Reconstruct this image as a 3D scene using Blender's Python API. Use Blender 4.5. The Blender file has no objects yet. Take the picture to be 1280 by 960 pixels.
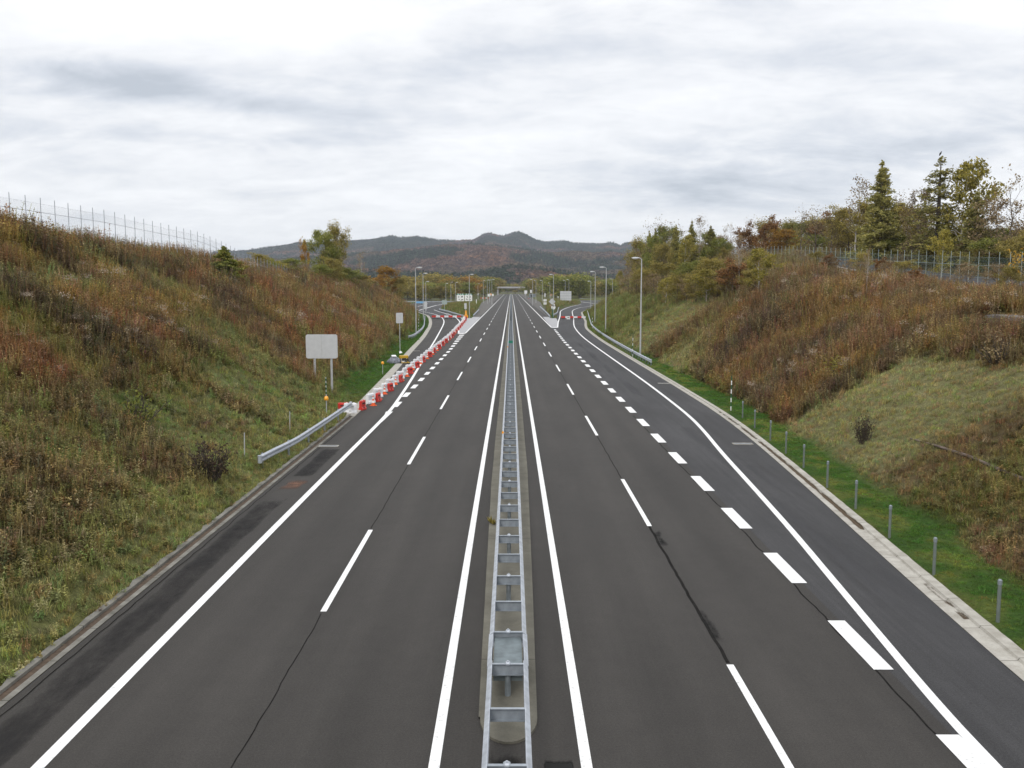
import bpy, math, random
import numpy as np
from mathutils import Vector, Matrix, noise as mnoise
R = math.radians
random.seed(7)
rng = np.random.default_rng(11)
scene = bpy.context.scene
COL = scene.collection

# ------------------------------------------------------------------ camera
F = 1150.0
H = 8.4
PITCH = math.atan(121 / F)
cam = bpy.data.cameras.new('camera')
camo = bpy.data.objects.new('camera', cam)
COL.objects.link(camo)
camo.location = (0, 0, H)
camo.rotation_euler = (R(90) - PITCH, 0, -math.atan(1 / F))
cam.sensor_width = 36
cam.lens = 36 * F / 1280
cam.clip_start = 0.1
cam.clip_end = 20000
scene.camera = camo

def at(u, v, Y):
    """point of the place seen at u,v of the photo when it stands at depth Y"""
    k = (v - 359) * math.cos(PITCH) / F
    h = k * Y * math.cos(PITCH) / (1 - k * math.sin(PITCH))
    d = Y * math.cos(PITCH) + h * math.sin(PITCH)
    return (u - 639) * d / F, H - h

# ------------------------------------------------------------------ naming helpers
def tag(o, label=None, cat=None, group=None, kind=None):
    if label: o['label'] = label
    if cat: o['category'] = cat
    if group: o['group'] = group
    if kind: o['kind'] = kind
    return o

def empty(name, loc, rz=0, label=None, cat=None, group=None):
    o = bpy.data.objects.new(name, None)
    COL.objects.link(o)
    o.location = loc
    o.rotation_euler = (0, 0, rz)
    o.empty_display_size = 0.2
    return tag(o, label, cat, group)

def copy_tree(o, parent=None):
    c = o.copy()
    COL.objects.link(c)
    if parent is not None: c.parent = parent
    for ch in list(KIDS.get(o.name, [])):
        cc = copy_tree(ch, c)
        KIDS.setdefault(c.name, []).append(cc)
    return c
KIDS = {}

ORD = ['first', 'second', 'third', 'fourth', 'fifth', 'sixth', 'seventh', 'eighth', 'ninth', 'tenth', 'eleventh',
       'twelfth', 'thirteenth', 'fourteenth', 'fifteenth', 'sixteenth', 'seventeenth', 'eighteenth', 'nineteenth',
       'twentieth', 'twenty-first', 'twenty-second', 'twenty-third', 'twenty-fourth', 'twenty-fifth', 'twenty-sixth',
       'twenty-seventh', 'twenty-eighth', 'twenty-ninth', 'thirtieth', 'thirty-first', 'thirty-second', 'thirty-third',
       'thirty-fourth', 'thirty-fifth', 'thirty-sixth', 'thirty-seventh', 'thirty-eighth', 'thirty-ninth', 'fortieth',
       'forty-first', 'forty-second', 'forty-third', 'forty-fourth', 'forty-fifth', 'forty-sixth', 'forty-seventh',
       'forty-eighth', 'forty-ninth', 'fiftieth']

# ------------------------------------------------------------------ materials
def nt(name):
    m = bpy.data.materials.new(name)
    m.use_nodes = True
    t = m.node_tree
    return m, t, t.nodes['Principled BSDF'], t.nodes['Material Output']

def plain(name, col, rough=0.6, metal=0.0, var=0.12, scale=6.0, bump=0.0, spec=0.4):
    m, t, b, o = nt(name)
    tc = t.nodes.new('ShaderNodeTexCoord')
    n = t.nodes.new('ShaderNodeTexNoise'); n.inputs['Scale'].default_value = scale; n.inputs['Detail'].default_value = 5
    t.links.new(tc.outputs['Object'], n.inputs['Vector'])
    r = t.nodes.new('ShaderNodeValToRGB')
    r.color_ramp.elements[0].position = 0.3; r.color_ramp.elements[1].position = 0.7
    r.color_ramp.elements[0].color = [c * (1 - var) for c in col] + [1]
    r.color_ramp.elements[1].color = [min(1, c * (1 + var)) for c in col] + [1]
    t.links.new(n.outputs['Fac'], r.inputs['Fac'])
    t.links.new(r.outputs['Color'], b.inputs['Base Color'])
    b.inputs['Roughness'].default_value = rough
    b.inputs['Metallic'].default_value = metal
    b.inputs['Specular IOR Level'].default_value = spec
    if bump:
        bp = t.nodes.new('ShaderNodeBump'); bp.inputs['Strength'].default_value = bump
        t.links.new(n.outputs['Fac'], bp.inputs['Height']); t.links.new(bp.outputs['Normal'], b.inputs['Normal'])
    return m

def ramp(t, src, p0, c0, p1, c1):
    r = t.nodes.new('ShaderNodeValToRGB')
    r.color_ramp.elements[0].position = p0; r.color_ramp.elements[1].position = p1
    r.color_ramp.elements[0].color = (*c0, 1) if not isinstance(c0, float) else (c0, c0, c0, 1)
    r.color_ramp.elements[1].color = (*c1, 1) if not isinstance(c1, float) else (c1, c1, c1, 1)
    t.links.new(src, r.inputs['Fac'])
    return r.outputs['Color']

def mix(t, fac, a, b, mode='MIX'):
    m = t.nodes.new('ShaderNodeMix'); m.data_type = 'RGBA'; m.blend_type = mode
    for v, i in ((fac, 0), (a, 6), (b, 7)):
        if hasattr(v, 'links') or hasattr(v, 'is_linked'): t.links.new(v, m.inputs[i])
        elif i == 0: m.inputs[i].default_value = v
        else: m.inputs[i].default_value = (*v, 1)
    return m.outputs[2]

def noise_node(t, vec, scale, detail=5, rough=0.55, dist=0.0, mapscale=None, loc=None):
    if mapscale or loc:
        mp = t.nodes.new('ShaderNodeMapping')
        if mapscale: mp.inputs['Scale'].default_value = mapscale
        if loc: mp.inputs['Location'].default_value = loc
        t.links.new(vec, mp.inputs['Vector']); vec = mp.outputs['Vector']
    n = t.nodes.new('ShaderNodeTexNoise')
    n.inputs['Scale'].default_value = scale; n.inputs['Detail'].default_value = detail
    n.inputs['Roughness'].default_value = rough; n.inputs['Distortion'].default_value = dist
    t.links.new(vec, n.inputs['Vector'])
    return n.outputs['Fac']

def asphalt(name, base, blotch=0.18, streak=0.10, tracks=True):
    m, t, b, o = nt(name)
    g = t.nodes.new('ShaderNodeNewGeometry').outputs['Position']
    grain = noise_node(t, g, 22, 4, 0.9)
    fine = noise_node(t, g, 90, 2, 0.8)
    mott = noise_node(t, g, 0.35, 6, 0.6, mapscale=(1, 0.25, 1))
    pat = noise_node(t, g, 1.7, 5, 0.7, loc=(3, 9, 0))
    strk = noise_node(t, g, 2.2, 5, 0.7, mapscale=(1, 0.02, 1), loc=(13, 0, 0))
    c = ramp(t, mott, 0.3, tuple(x * (1 - blotch) for x in base), 0.7, tuple(x * (1 + blotch) for x in base))
    c = mix(t, 1.0, c, ramp(t, strk, 0.3, 1.0 - streak * 1.4, 0.7, 1.0), 'MULTIPLY')
    c = mix(t, 1.0, c, ramp(t, pat, 0.35, 0.90, 0.65, 1.0), 'MULTIPLY')
    c = mix(t, 1.0, c, ramp(t, grain, 0.36, 0.60, 0.66, 1.0), 'MULTIPLY')
    c = mix(t, 0.22, c, ramp(t, fine, 0.55, 0.0, 0.70, 0.22), 'ADD')
    if tracks:
        sp = t.nodes.new('ShaderNodeSeparateXYZ'); t.links.new(g, sp.inputs[0])
        a = t.nodes.new('ShaderNodeMath'); a.operation = 'ABSOLUTE'; t.links.new(sp.outputs['X'], a.inputs[0])
        q = t.nodes.new('ShaderNodeMath'); q.operation = 'ADD'; q.inputs[1].default_value = 0.42; t.links.new(a.outputs[0], q.inputs[0])
        pg = t.nodes.new('ShaderNodeMath'); pg.operation = 'PINGPONG'; pg.inputs[1].default_value = 0.875; t.links.new(q.outputs[0], pg.inputs[0])
        c = mix(t, 1.0, c, ramp(t, pg.outputs[0], 0.15, 0.92, 0.8, 1.04), 'MULTIPLY')
    t.links.new(c, b.inputs['Base Color'])
    b.inputs['Roughness'].default_value = 0.80
    b.inputs['Specular IOR Level'].default_value = 0.26
    bp = t.nodes.new('ShaderNodeBump'); bp.inputs['Strength'].default_value = 0.5; bp.inputs['Distance'].default_value = 0.012
    t.links.new(grain, bp.inputs['Height']); t.links.new(bp.outputs['Normal'], b.inputs['Normal'])
    return m

def stain_mat(name, base, scale, lo, hi, mapscale=(1, 1, 1), loc=(0, 0, 0)):
    """transparent sheet with ragged stain; attribute 'mask' fades its rim"""
    m, t, b, o = nt(name)
    g = t.nodes.new('ShaderNodeNewGeometry').outputs['Position']
    n = noise_node(t, g, scale, 8, 0.7, mapscale=mapscale, loc=loc)
    at_ = t.nodes.new('ShaderNodeAttribute'); at_.attribute_name = 'mask'
    mm = t.nodes.new('ShaderNodeMath'); mm.operation = 'ADD'
    t.links.new(n, mm.inputs[0]); t.links.new(at_.outputs['Fac'], mm.inputs[1])
    f = ramp(t, mm.outputs[0], lo, 0.0, hi, 1.0)
    b.inputs['Base Color'].default_value = (*base, 1); b.inputs['Roughness'].default_value = 0.9; b.inputs['Specular IOR Level'].default_value = .12
    tr = t.nodes.new('ShaderNodeBsdfTransparent'); ms = t.nodes.new('ShaderNodeMixShader')
    t.links.new(f, ms.inputs[0]); t.links.new(tr.outputs[0], ms.inputs[1]); t.links.new(b.outputs[0], ms.inputs[2])
    t.links.new(ms.outputs[0], o.inputs['Surface'])
    return m

def leafmat(name, c0, c1, c2=None, trans=0.38):
    m, t, b, o = nt(name)
    g = t.nodes.new('ShaderNodeNewGeometry')
    oi = t.nodes.new('ShaderNodeObjectInfo')
    big = noise_node(t, g.outputs['Position'], 0.45, 3)
    f = t.nodes.new('ShaderNodeMath'); f.operation = 'MULTIPLY_ADD'; f.inputs[1].default_value = 0.7; f.inputs[2].default_value = -0.1
    t.links.new(g.outputs['Random Per Island'], f.inputs[0])
    f2 = t.nodes.new('ShaderNodeMath'); f2.operation = 'ADD'
    f3 = t.nodes.new('ShaderNodeMath'); f3.operation = 'MULTIPLY'; f3.inputs[1].default_value = 0.55
    t.links.new(big, f3.inputs[0])
    t.links.new(f.outputs[0], f2.inputs[0]); t.links.new(f3.outputs[0], f2.inputs[1])
    r = t.nodes.new('ShaderNodeValToRGB')
    e = r.color_ramp.elements
    e[0].position = 0.15; e[0].color = (*c0, 1); e[1].position = 0.75; e[1].color = (*c1, 1)
    if c2:
        x = e.new(0.92); x.color = (*c2, 1)
    t.links.new(f2.outputs[0], r.inputs['Fac'])
    hs = t.nodes.new('ShaderNodeHueSaturation')
    mr = t.nodes.new('ShaderNodeMapRange'); mr.inputs['To Min'].default_value = 0.9; mr.inputs['To Max'].default_value = 1.35
    t.links.new(oi.outputs['Random'], mr.inputs['Value']); t.links.new(mr.outputs[0], hs.inputs['Value'])
    t.links.new(r.outputs['Color'], hs.inputs['Color'])
    t.links.new(hs.outputs['Color'], b.inputs['Base Color'])
    b.inputs['Roughness'].default_value = 0.8; b.inputs['Specular IOR Level'].default_value = 0.15
    tl = t.nodes.new('ShaderNodeBsdfTranslucent'); t.links.new(hs.outputs['Color'], tl.inputs['Color'])
    ms = t.nodes.new('ShaderNodeMixShader'); ms.inputs[0].default_value = trans
    t.links.new(b.outputs[0], ms.inputs[1]); t.links.new(tl.outputs[0], ms.inputs[2])
    t.links.new(ms.outputs[0], o.inputs['Surface'])
    return m

M = {}
M['asphalt'] = asphalt('asphalt', (0.057, 0.0520, 0.0465))
M['asphalt_new'] = asphalt('asphalt_new', (0.064, 0.063, 0.065), 0.26, 0.28, False)
M['asphalt_old'] = asphalt('asphalt_old', (0.13, 0.121, 0.108), 0.2, 0.15, False)
def paint_mat():
    m, t, b, o = nt('road_paint')
    g = t.nodes.new('ShaderNodeNewGeometry').outputs['Position']
    n = noise_node(t, g, 9, 7, 0.75)
    c = ramp(t, n, 0.30, (0.42, 0.42, 0.40), 0.46, (0.80, 0.80, 0.79))
    n2 = noise_node(t, g, 1.2, 5, 0.7)
    c = mix(t, 1.0, c, ramp(t, n2, 0.35, 0.88, 0.6, 1.0), 'MULTIPLY')
    t.links.new(c, b.inputs['Base Color']); b.inputs['Roughness'].default_value = 0.7
    return m
M['paint'] = paint_mat()
def conc(name, c0, c1, sc=1.2, joint=None):
    m, t, b, o = nt(name)
    g = t.nodes.new('ShaderNodeNewGeometry').outputs['Position']
    n = noise_node(t, g, sc, 8, 0.65)
    n2 = noise_node(t, g, 25, 3, 0.7)
    c = ramp(t, n, 0.3, c0, 0.7, c1)
    c = mix(t, 1.0, c, ramp(t, n2, 0.3, 0.82, 0.7, 1.0), 'MULTIPLY')
    if joint:
        sp = t.nodes.new('ShaderNodeSeparateXYZ'); t.links.new(g, sp.inputs[0])
        a = t.nodes.new('ShaderNodeMath'); a.operation = 'PINGPONG'; a.inputs[1].default_value = joint / 2
        t.links.new(sp.outputs['Y'], a.inputs[0])
        a2 = t.nodes.new('ShaderNodeMath'); a2.operation = 'LESS_THAN'; a2.inputs[1].default_value = 0.012
        t.links.new(a.outputs[0], a2.inputs[0])
        c = mix(t, a2.outputs[0], c, tuple(x * 0.35 for x in c0))
    t.links.new(c, b.inputs['Base Color']); b.inputs['Roughness'].default_value = 0.9; b.inputs['Specular IOR Level'].default_value = 0.2
    return m
M['concrete_dark'] = conc('concrete_median', (0.125, 0.118, 0.095), (0.20, 0.19, 0.155), 1.0, 10.0)
M['concrete'] = conc('concrete_gutter', (0.30, 0.28, 0.24), (0.50, 0.48, 0.43), 2.0, 2.0)
M['concrete_gore'] = conc('concrete_gore', (0.34, 0.34, 0.35), (0.46, 0.46, 0.47), 0.6)
M['concrete_old'] = conc('concrete_kerb', (0.10, 0.095, 0.08), (0.27, 0.26, 0.23), 1.5, 2.0)
M['galv'] = plain('galvanised_steel', (0.42, 0.45, 0.49), 0.5, 0.35, 0.18, 5)
M['galv_dark'] = plain('galvanised_steel_dull', (0.23, 0.26, 0.28), 0.55, 0.3, 0.2, 5)
M['galv_mid'] = plain('galvanised_plate', (0.29, 0.32, 0.35), 0.5, 0.3, 0.18, 5)
M['galv_lamp'] = plain('lamp_steel', (0.46, 0.47, 0.47), 0.5, 0.2, 0.08, 3)
M['white_plate'] = plain('sign_back_plate', (0.52, 0.53, 0.54), 0.5, 0.1, 0.05, 3)
M['white_paint'] = plain('white_paint', (0.78, 0.78, 0.77), 0.5, 0, 0.05, 3)
M['white_plastic'] = plain('white_plastic', (0.74, 0.74, 0.76), 0.45, 0, 0.06, 3)
M['red_plastic'] = plain('red_plastic', (0.55, 0.035, 0.025), 0.4, 0, 0.15, 3)
M['orange_plastic'] = plain('orange_plastic', (0.75, 0.11, 0.02), 0.45, 0, 0.12, 3)
M['amber'] = plain('amber_reflector', (0.9, 0.38, 0.02), 0.3, 0, 0.05, 3)
M['yellow'] = plain('yellow_paint', (0.45, 0.28, 0.02), 0.5, 0, 0.15, 3)
M['green_sign'] = plain('green_sign_paint', (0.02, 0.22, 0.14), 0.4, 0, 0.05, 3)
M['green_paint'] = plain('green_stripe_paint', (0.02, 0.10, 0.045), 0.5, 0, 0.1, 3)
M['blue_paint'] = plain('light_blue_paint', (0.16, 0.38, 0.62), 0.4, 0, 0.1, 3)
M['dark'] = plain('dark_rubber', (0.03, 0.03, 0.032), 0.7, 0, 0.2, 3)
M['grey_cloth'] = plain('grey_tarpaulin', (0.2, 0.21, 0.24), 0.8, 0, 0.5, 6)
M['bark'] = plain('bark', (0.10, 0.078, 0.06), 0.9, 0, 0.35, 3)
M['bark_pale'] = plain('pale_bark', (0.38, 0.35, 0.31), 0.85, 0, 0.3, 6)
M['bark_dark'] = plain('dark_bark', (0.06, 0.048, 0.038), 0.9, 0, 0.3, 3)
M['log'] = plain('weathered_log', (0.13, 0.10, 0.08), 0.9, 0, 0.5, 2.5)
M['debris'] = plain('gutter_silt', (0.075, 0.052, 0.035), 0.95, 0, 0.4, 7)
M['bridge'] = plain('bridge_concrete', (0.42, 0.41, 0.42), 0.8, 0, 0.1, 0.2)
M['bird'] = plain('bird_feathers', (0.012, 0.012, 0.014), 0.6, 0, 0.1, 8)
M['tan'] = plain('tan_sign_paint', (0.35, 0.24, 0.14), 0.6, 0, 0.1, 3)

M['leaf_olive'] = leafmat('leaves_olive', (0.13, 0.115, 0.032), (0.34, 0.28, 0.08), (0.44, 0.33, 0.10))
M['leaf_green'] = leafmat('leaves_green', (0.085, 0.105, 0.024), (0.24, 0.25, 0.06), (0.34, 0.29, 0.08))
M['leaf_yellow'] = leafmat('leaves_yellow', (0.15, 0.14, 0.03), (0.34, 0.29, 0.065), (0.44, 0.34, 0.08))
M['leaf_orange'] = leafmat('leaves_orange', (0.16, 0.095, 0.022), (0.36, 0.20, 0.04), (0.42, 0.26, 0.05))
M['leaf_rust'] = leafmat('leaves_rust', (0.10, 0.058, 0.028), (0.25, 0.13, 0.05), (0.32, 0.19, 0.07))
M['leaf_dry'] = leafmat('leaves_dry', (0.12, 0.09, 0.05), (0.27, 0.20, 0.11), (0.36, 0.28, 0.16))
M['leaf_larch'] = leafmat('needles_larch', (0.14, 0.14, 0.04), (0.36, 0.33, 0.11), (0.45, 0.37, 0.13))
M['leaf_dark'] = leafmat('needles_dark', (0.045, 0.075, 0.02), (0.15, 0.17, 0.04))
M['leaf_gold'] = leafmat('leaves_gold', (0.30, 0.17, 0.03), (0.62, 0.40, 0.08), (0.72, 0.52, 0.14))

# ------------------------------------------------------------------ mesh builder
class MB:
    def __init__(s): s.v = []; s.f = []; s.m = []
    def add(s, verts, faces, mi=0):
        n = len(s.v); s.v += [tuple(v) for v in verts]
        s.f += [tuple(i + n for i in f) for f in faces]; s.m += [mi] * len(faces)
    def box(s, c, size, mi=0, rz=0, rx=0, ry=0, bev=0):
        x, y, z = [a / 2 for a in size]
        mt = Matrix.Translation(c) @ Matrix.Rotation(rz, 4, 'Z') @ Matrix.Rotation(ry, 4, 'Y') @ Matrix.Rotation(rx, 4, 'X')
        if bev:
            b = bev
            ring = [(-x + b, -y), (x - b, -y), (x, -y + b), (x, y - b), (x - b, y), (-x + b, y), (-x, y - b), (-x, -y + b)]
            vs = [mt @ Vector((p, q, -z)) for p, q in ring] + [mt @ Vector((p, q, z - b)) for p, q in ring]
            r2 = [(max(-x + b, min(x - b, p)), max(-y + b, min(y - b, q))) for p, q in ring]
            vs += [mt @ Vector((p, q, z)) for p, q in r2]
            fs = [tuple(range(7, -1, -1))]
            for k in range(2):
                for i in range(8): j = (i + 1) % 8; fs.append((k * 8 + i, k * 8 + j, k * 8 + 8 + j, k * 8 + 8 + i))
            fs.append(tuple(range(16, 24)))
            s.add(vs, fs, mi); return
        vs = [mt @ Vector((a, b, c2)) for a in (-x, x) for b in (-y, y) for c2 in (-z, z)]
        s.add(vs, [(0, 1, 3, 2), (4, 6, 7, 5), (0, 4, 5, 1), (2, 3, 7, 6), (0, 2, 6, 4), (1, 5, 7, 3)], mi)
    def tube(s, pts, rad, n=8, mi=0, caps=True):
        pts = [Vector(p) for p in pts]
        if not hasattr(rad, '__len__'): rad = [rad] * len(pts)
        rings = []
        base = len(s.v)
        vs = []; fs = []
        for i, p in enumerate(pts):
            d = (pts[min(i + 1, len(pts) - 1)] - pts[max(i - 1, 0)]).normalized()
            a = Vector((0, 0, 1)) if abs(d.z) < 0.9 else Vector((1, 0, 0))
            u = d.cross(a).normalized(); w = d.cross(u)
            for k in range(n):
                t = 2 * math.pi * k / n
                vs.append(p + (u * math.cos(t) + w * math.sin(t)) * rad[i])
        for i in range(len(pts) - 1):
            for k in range(n):
                j = (k + 1) % n
                fs.append((i * n + k, i * n + j, (i + 1) * n + j, (i + 1) * n + k))
        if caps:
            fs.append(tuple(range(n))[::-1]); fs.append(tuple((len(pts) - 1) * n + k for k in range(n)))
        s.add(vs, fs, mi)
    def lathe(s, c, prof, n=12, mi=0):
        vs = []; fs = []
        for r, z in prof:
            for k in range(n):
                t = 2 * math.pi * k / n
                vs.append((c[0] + r * math.cos(t), c[1] + r * math.sin(t), c[2] + z))
        for i in range(len(prof) - 1):
            for k in range(n):
                j = (k + 1) % n
                fs.append((i * n + k, i * n + j, (i + 1) * n + j, (i + 1) * n + k))
        fs.append(tuple(range(n))[::-1]); fs.append(tuple((len(prof) - 1) * n + k for k in range(n)))
        s.add(vs, fs, mi)
    def poly(s, pts, z=None, mi=0):
        s.add([(p[0], p[1], p[2] if len(p) > 2 else z) for p in pts], [tuple(range(len(pts)))], mi)
    def ribbon(s, a, b, mi=0):
        n = len(a)
        s.add(list(a) + list(b), [(i, n + i, n + i + 1, i + 1) for i in range(n - 1)], mi)
    def build(s, name, mats, parent=None, smooth=False):
        me = bpy.data.meshes.new(name)
        me.from_pydata(s.v, [], s.f)
        if not isinstance(mats, (list, tuple)): mats = [mats]
        for m in mats: me.materials.append(m)
        if len(mats) > 1: me.polygons.foreach_set('material_index', s.m)
        if smooth: me.polygons.foreach_set('use_smooth', [True] * len(s.f))
        me.update()
        o = bpy.data.objects.new(name, me)
        COL.objects.link(o)
        if parent is not None:
            o.parent = parent
            KIDS.setdefault(parent.name, []).append(o)
        return o

def struct(name, mb, mat): return tag(mb.build(name, mat), kind='structure')

# ------------------------------------------------------------------ layout curves
def interp(tbl, y): 
    ys = [a for a, b in tbl]; xs = [b for a, b in tbl]
    return np.interp(y, ys, xs)
def smooth_tbl(tbl, step=4.0, k=2):
    ys = np.arange(tbl[0][0], tbl[-1][0] + step, step)
    xs = interp(tbl, ys)
    for _ in range(k):
        xs[1:-1] = 0.25 * xs[:-2] + 0.5 * xs[1:-1] + 0.25 * xs[2:]
    return list(zip(ys, xs))
# asphalt edge (inner gutter side) and outer gutter side
LIN = smooth_tbl([(-12, -10.3), (52, -10.2), (62, -10.15), (68, -10.5), (77, -10.85), (87, -11.3), (102, -12.0), (120, -12.9), (145, -14.0), (160, -14.75),
       (177, -15.8), (195, -16.9), (217, -18.6), (244, -21.1), (272, -24.2), (297, -28.5), (320, -34), (345, -40), (372, -46), (400, -49), (520, -52)])
def lout(y):
    w = np.interp(y, [0, 56, 62, 500], [0.44, 0.44, 0.72, 0.80])
    return interp(LIN, y) - w
RIN = smooth_tbl([(-12, 10.0), (16, 10.75), (24, 11.3), (33, 12.05), (40, 12.6), (46, 13.05), (54, 13.55), (61, 13.85), (80, 13.95), (112, 13.95), (142, 14.0), (160, 14.3),
       (172, 14.6), (187, 15.05), (204, 16.2), (227, 18.1), (273, 20.9), (310, 23.4), (340, 27.5), (372, 36), (390, 44), (420, 52), (470, 60), (560, 66)])
def rout(y):
    w = np.interp(y, [0, 25, 35, 46, 70, 140, 500], [0.75, 0.72, 0.68, 0.62, 0.55, 0.5, 0.6])
    return interp(RIN, y) + w
LINNER = smooth_tbl([(250, -13.0), (262, -15.0), (284, -17.7), (303, -20.4), (332, -24.4), (352, -27.5), (400, -29.5), (520, -30)])
RINNER = smooth_tbl([(246, 12.2), (278, 13.8), (324, 16.0), (349, 18.3), (389, 22.8), (425, 28.2), (453, 33), (500, 38), (560, 42)])

LH = [(-20, 12.8), (60, 12.7), (98, 12.2), (114, 11.7), (147, 10.3), (180, 9.3), (215, 8.2), (240, 7.4), (258, 6.0), (275, 3.0), (300, 0.6), (330, 0.1), (2000, 0)]
RH = [(-20, 7.2), (50, 7.2), (75, 7.5), (89, 8.0), (117, 9.8), (150, 12.5), (175, 13.6), (210, 12.3), (250, 10.6), (280, 9.4), (300, 8.0), (318, 5.5), (340, 2.2), (365, 0.5), (400, 0.1), (2000, 0)]

def SB(y): return np.interp(y, [250, 300, 340, 430, 520, 600, 2000], [10.75, 11.2, 12.6, 14.5, 16.5, 16.5, 16.5])
def sstep(x, a, b):
    t = np.clip((x - a) / (b - a), 0, 1); return t * t * (3 - 2 * t)

# value noise, vectorised
PERM = rng.permutation(4096)
VALS = rng.random(4096)
def vnoise(x, y, s, seed=0):
    x = np.asarray(x, float) / s + seed * 17.3; y = np.asarray(y, float) / s + seed * 31.7
    xi = np.floor(x).astype(int); yi = np.floor(y).astype(int)
    fx = x - xi; fy = y - yi
    fx = fx * fx * (3 - 2 * fx); fy = fy * fy * (3 - 2 * fy)
    def h(a, b): return VALS[PERM[(PERM[a & 4095] + b) & 4095]]
    return (h(xi, yi) * (1 - fx) + h(xi + 1, yi) * fx) * (1 - fy) + (h(xi, yi + 1) * (1 - fx) + h(xi + 1, yi + 1) * fx) * fy
def fbm(x, y, s, seed=0, o=4):
    r = 0; a = 0.5; t = 0
    for i in range(o):
        r = r + a * vnoise(x, y, s / 2 ** i, seed + i); t += a; a *= 0.55
    return r / t

def zone(x, y):
    """distance outside the kerb on the left and right banks"""
    return lout(y) - x, x - rout(y)

def ground(x, y):
    x = np.asarray(x, float); y = np.asarray(y, float)
    x, y = np.broadcast_arrays(x, y)
    dl, dr = zone(x, y)
    und = (fbm(x, y, 9, 3) - 0.5)
    fine = (fbm(x, y, 2.2, 9) - 0.5)
    furL = (vnoise(y + x * 0.25, x * 0.12, 4.0, 5) - 0.5)
    furR = (vnoise(y - x * 0.25, x * 0.12, 4.0, 8) - 0.5)
    z = np.full(x.shape, -0.12)
    # left bank
    st = np.interp(y, [0, 55, 70, 150, 240, 300], [0.15, 0.3, 1.3, 1.8, 2.0, 4.0])
    hl = interp(LH, y)
    e = np.clip(dl - st, 0, None)
    raw = e / 1.66
    zl = hl * (1 - np.exp(-(raw / np.maximum(hl, .1)) ** 3.0)) ** (1 / 3.0)
    zl = np.where(raw < hl * 1.8, zl, hl)
    amp = np.clip(e / 3, 0, 1) * np.clip(hl / 5, 0, 1)
    zl = zl + amp * (und * 1.1 + fine * 0.35 + furL * 0.7 * np.clip(1 - raw / np.maximum(hl, .1), 0, 1)) + 0.06 * np.clip(dl, 0, 1)
    z = np.where(dl > 0, zl, z)
    # right bank
    st = np.interp(y, [0, 24, 36, 44, 55, 80, 130, 250], [2.9, 2.8, 2.1, 2.2, 2.6, 2.9, 2.0, 2.4])
    hr = interp(RH, y)
    e = np.clip(dr - st, 0, None)
    berm = np.interp(y, [0, 52, 62], [1.0, 1.0, 0.0])
    raw = e / 1.62
    raw2 = np.where(raw < 6.4, raw, np.where(raw < 7.6, 6.4 + (raw - 6.4) * 0.05, raw - 1.14))
    raw = raw * (1 - berm) + raw2 * berm
    zr = hr * (1 - np.exp(-(raw / np.maximum(hr, .1)) ** 3.2)) ** (1 / 3.2)
    zr = np.where(raw < hr * 1.8, zr, hr)
    amp = np.clip(e / 3, 0, 1) * np.clip(hr / 5, 0, 1) * np.where(x > 44, 0.25, 1)
    zr = zr + amp * (und * 1.0 + fine * 0.3 + furR * 0.6 * np.clip(1.2 - raw / np.maximum(hr, .1), 0, 1)) + 0.05 * np.clip(dr, 0, 1)
    z = np.where(dr > 0, zr, z)
    # islands between ramps and main line
    li = interp(LINNER, y)
    cl = (x - li) / np.maximum(-SB(y) - li, 0.1)
    ml = np.clip(cl, 0, 1) * (1 - np.clip(cl, 0, 1)) * 4
    il = (cl > 0) & (cl < 1) & (y > 252)
    z = np.where(il, 0.05 + 1.7 * ml ** 0.8 * sstep(y, 262, 335) * (1 - sstep(y, 380, 450)) + 0.2 * und, z)
    ri = interp(RINNER, y)
    cr = (ri - x) / np.maximum(ri - SB(y), 0.1)
    mr = np.clip(cr, 0, 1) * (1 - np.clip(cr, 0, 1)) * 4
    ir = (cr > 0) & (cr < 1) & (y > 250)
    z = np.where(ir, 0.05 + 1.8 * mr ** 0.8 * sstep(y, 262, 350) * (1 - sstep(y, 470, 580)) + 0.2 * und, z)
    far = (y > 600) & (np.abs(x) > 17)
    z = np.where(far, 0.02 + 1.5 * np.clip((np.abs(x) - 18) / 60, 0, 1), z)
    return z

C_RUST = np.array((0.178, 0.106, 0.060)); C_BROWN = np.array((0.165, 0.118, 0.066)); C_OLIVE = np.array((0.165, 0.155, 0.052))
C_STRAW = np.array((0.29, 0.265, 0.125)); C_GREEN = np.array((0.105, 0.150, 0.036)); C_LUSH = np.array((0.066, 0.128, 0.028))
C_DARK = np.array((0.060, 0.048, 0.036)); C_SAGE = np.array((0.200, 0.205, 0.095)); C_GOLD = np.array((0.30, 0.205, 0.060))

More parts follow.
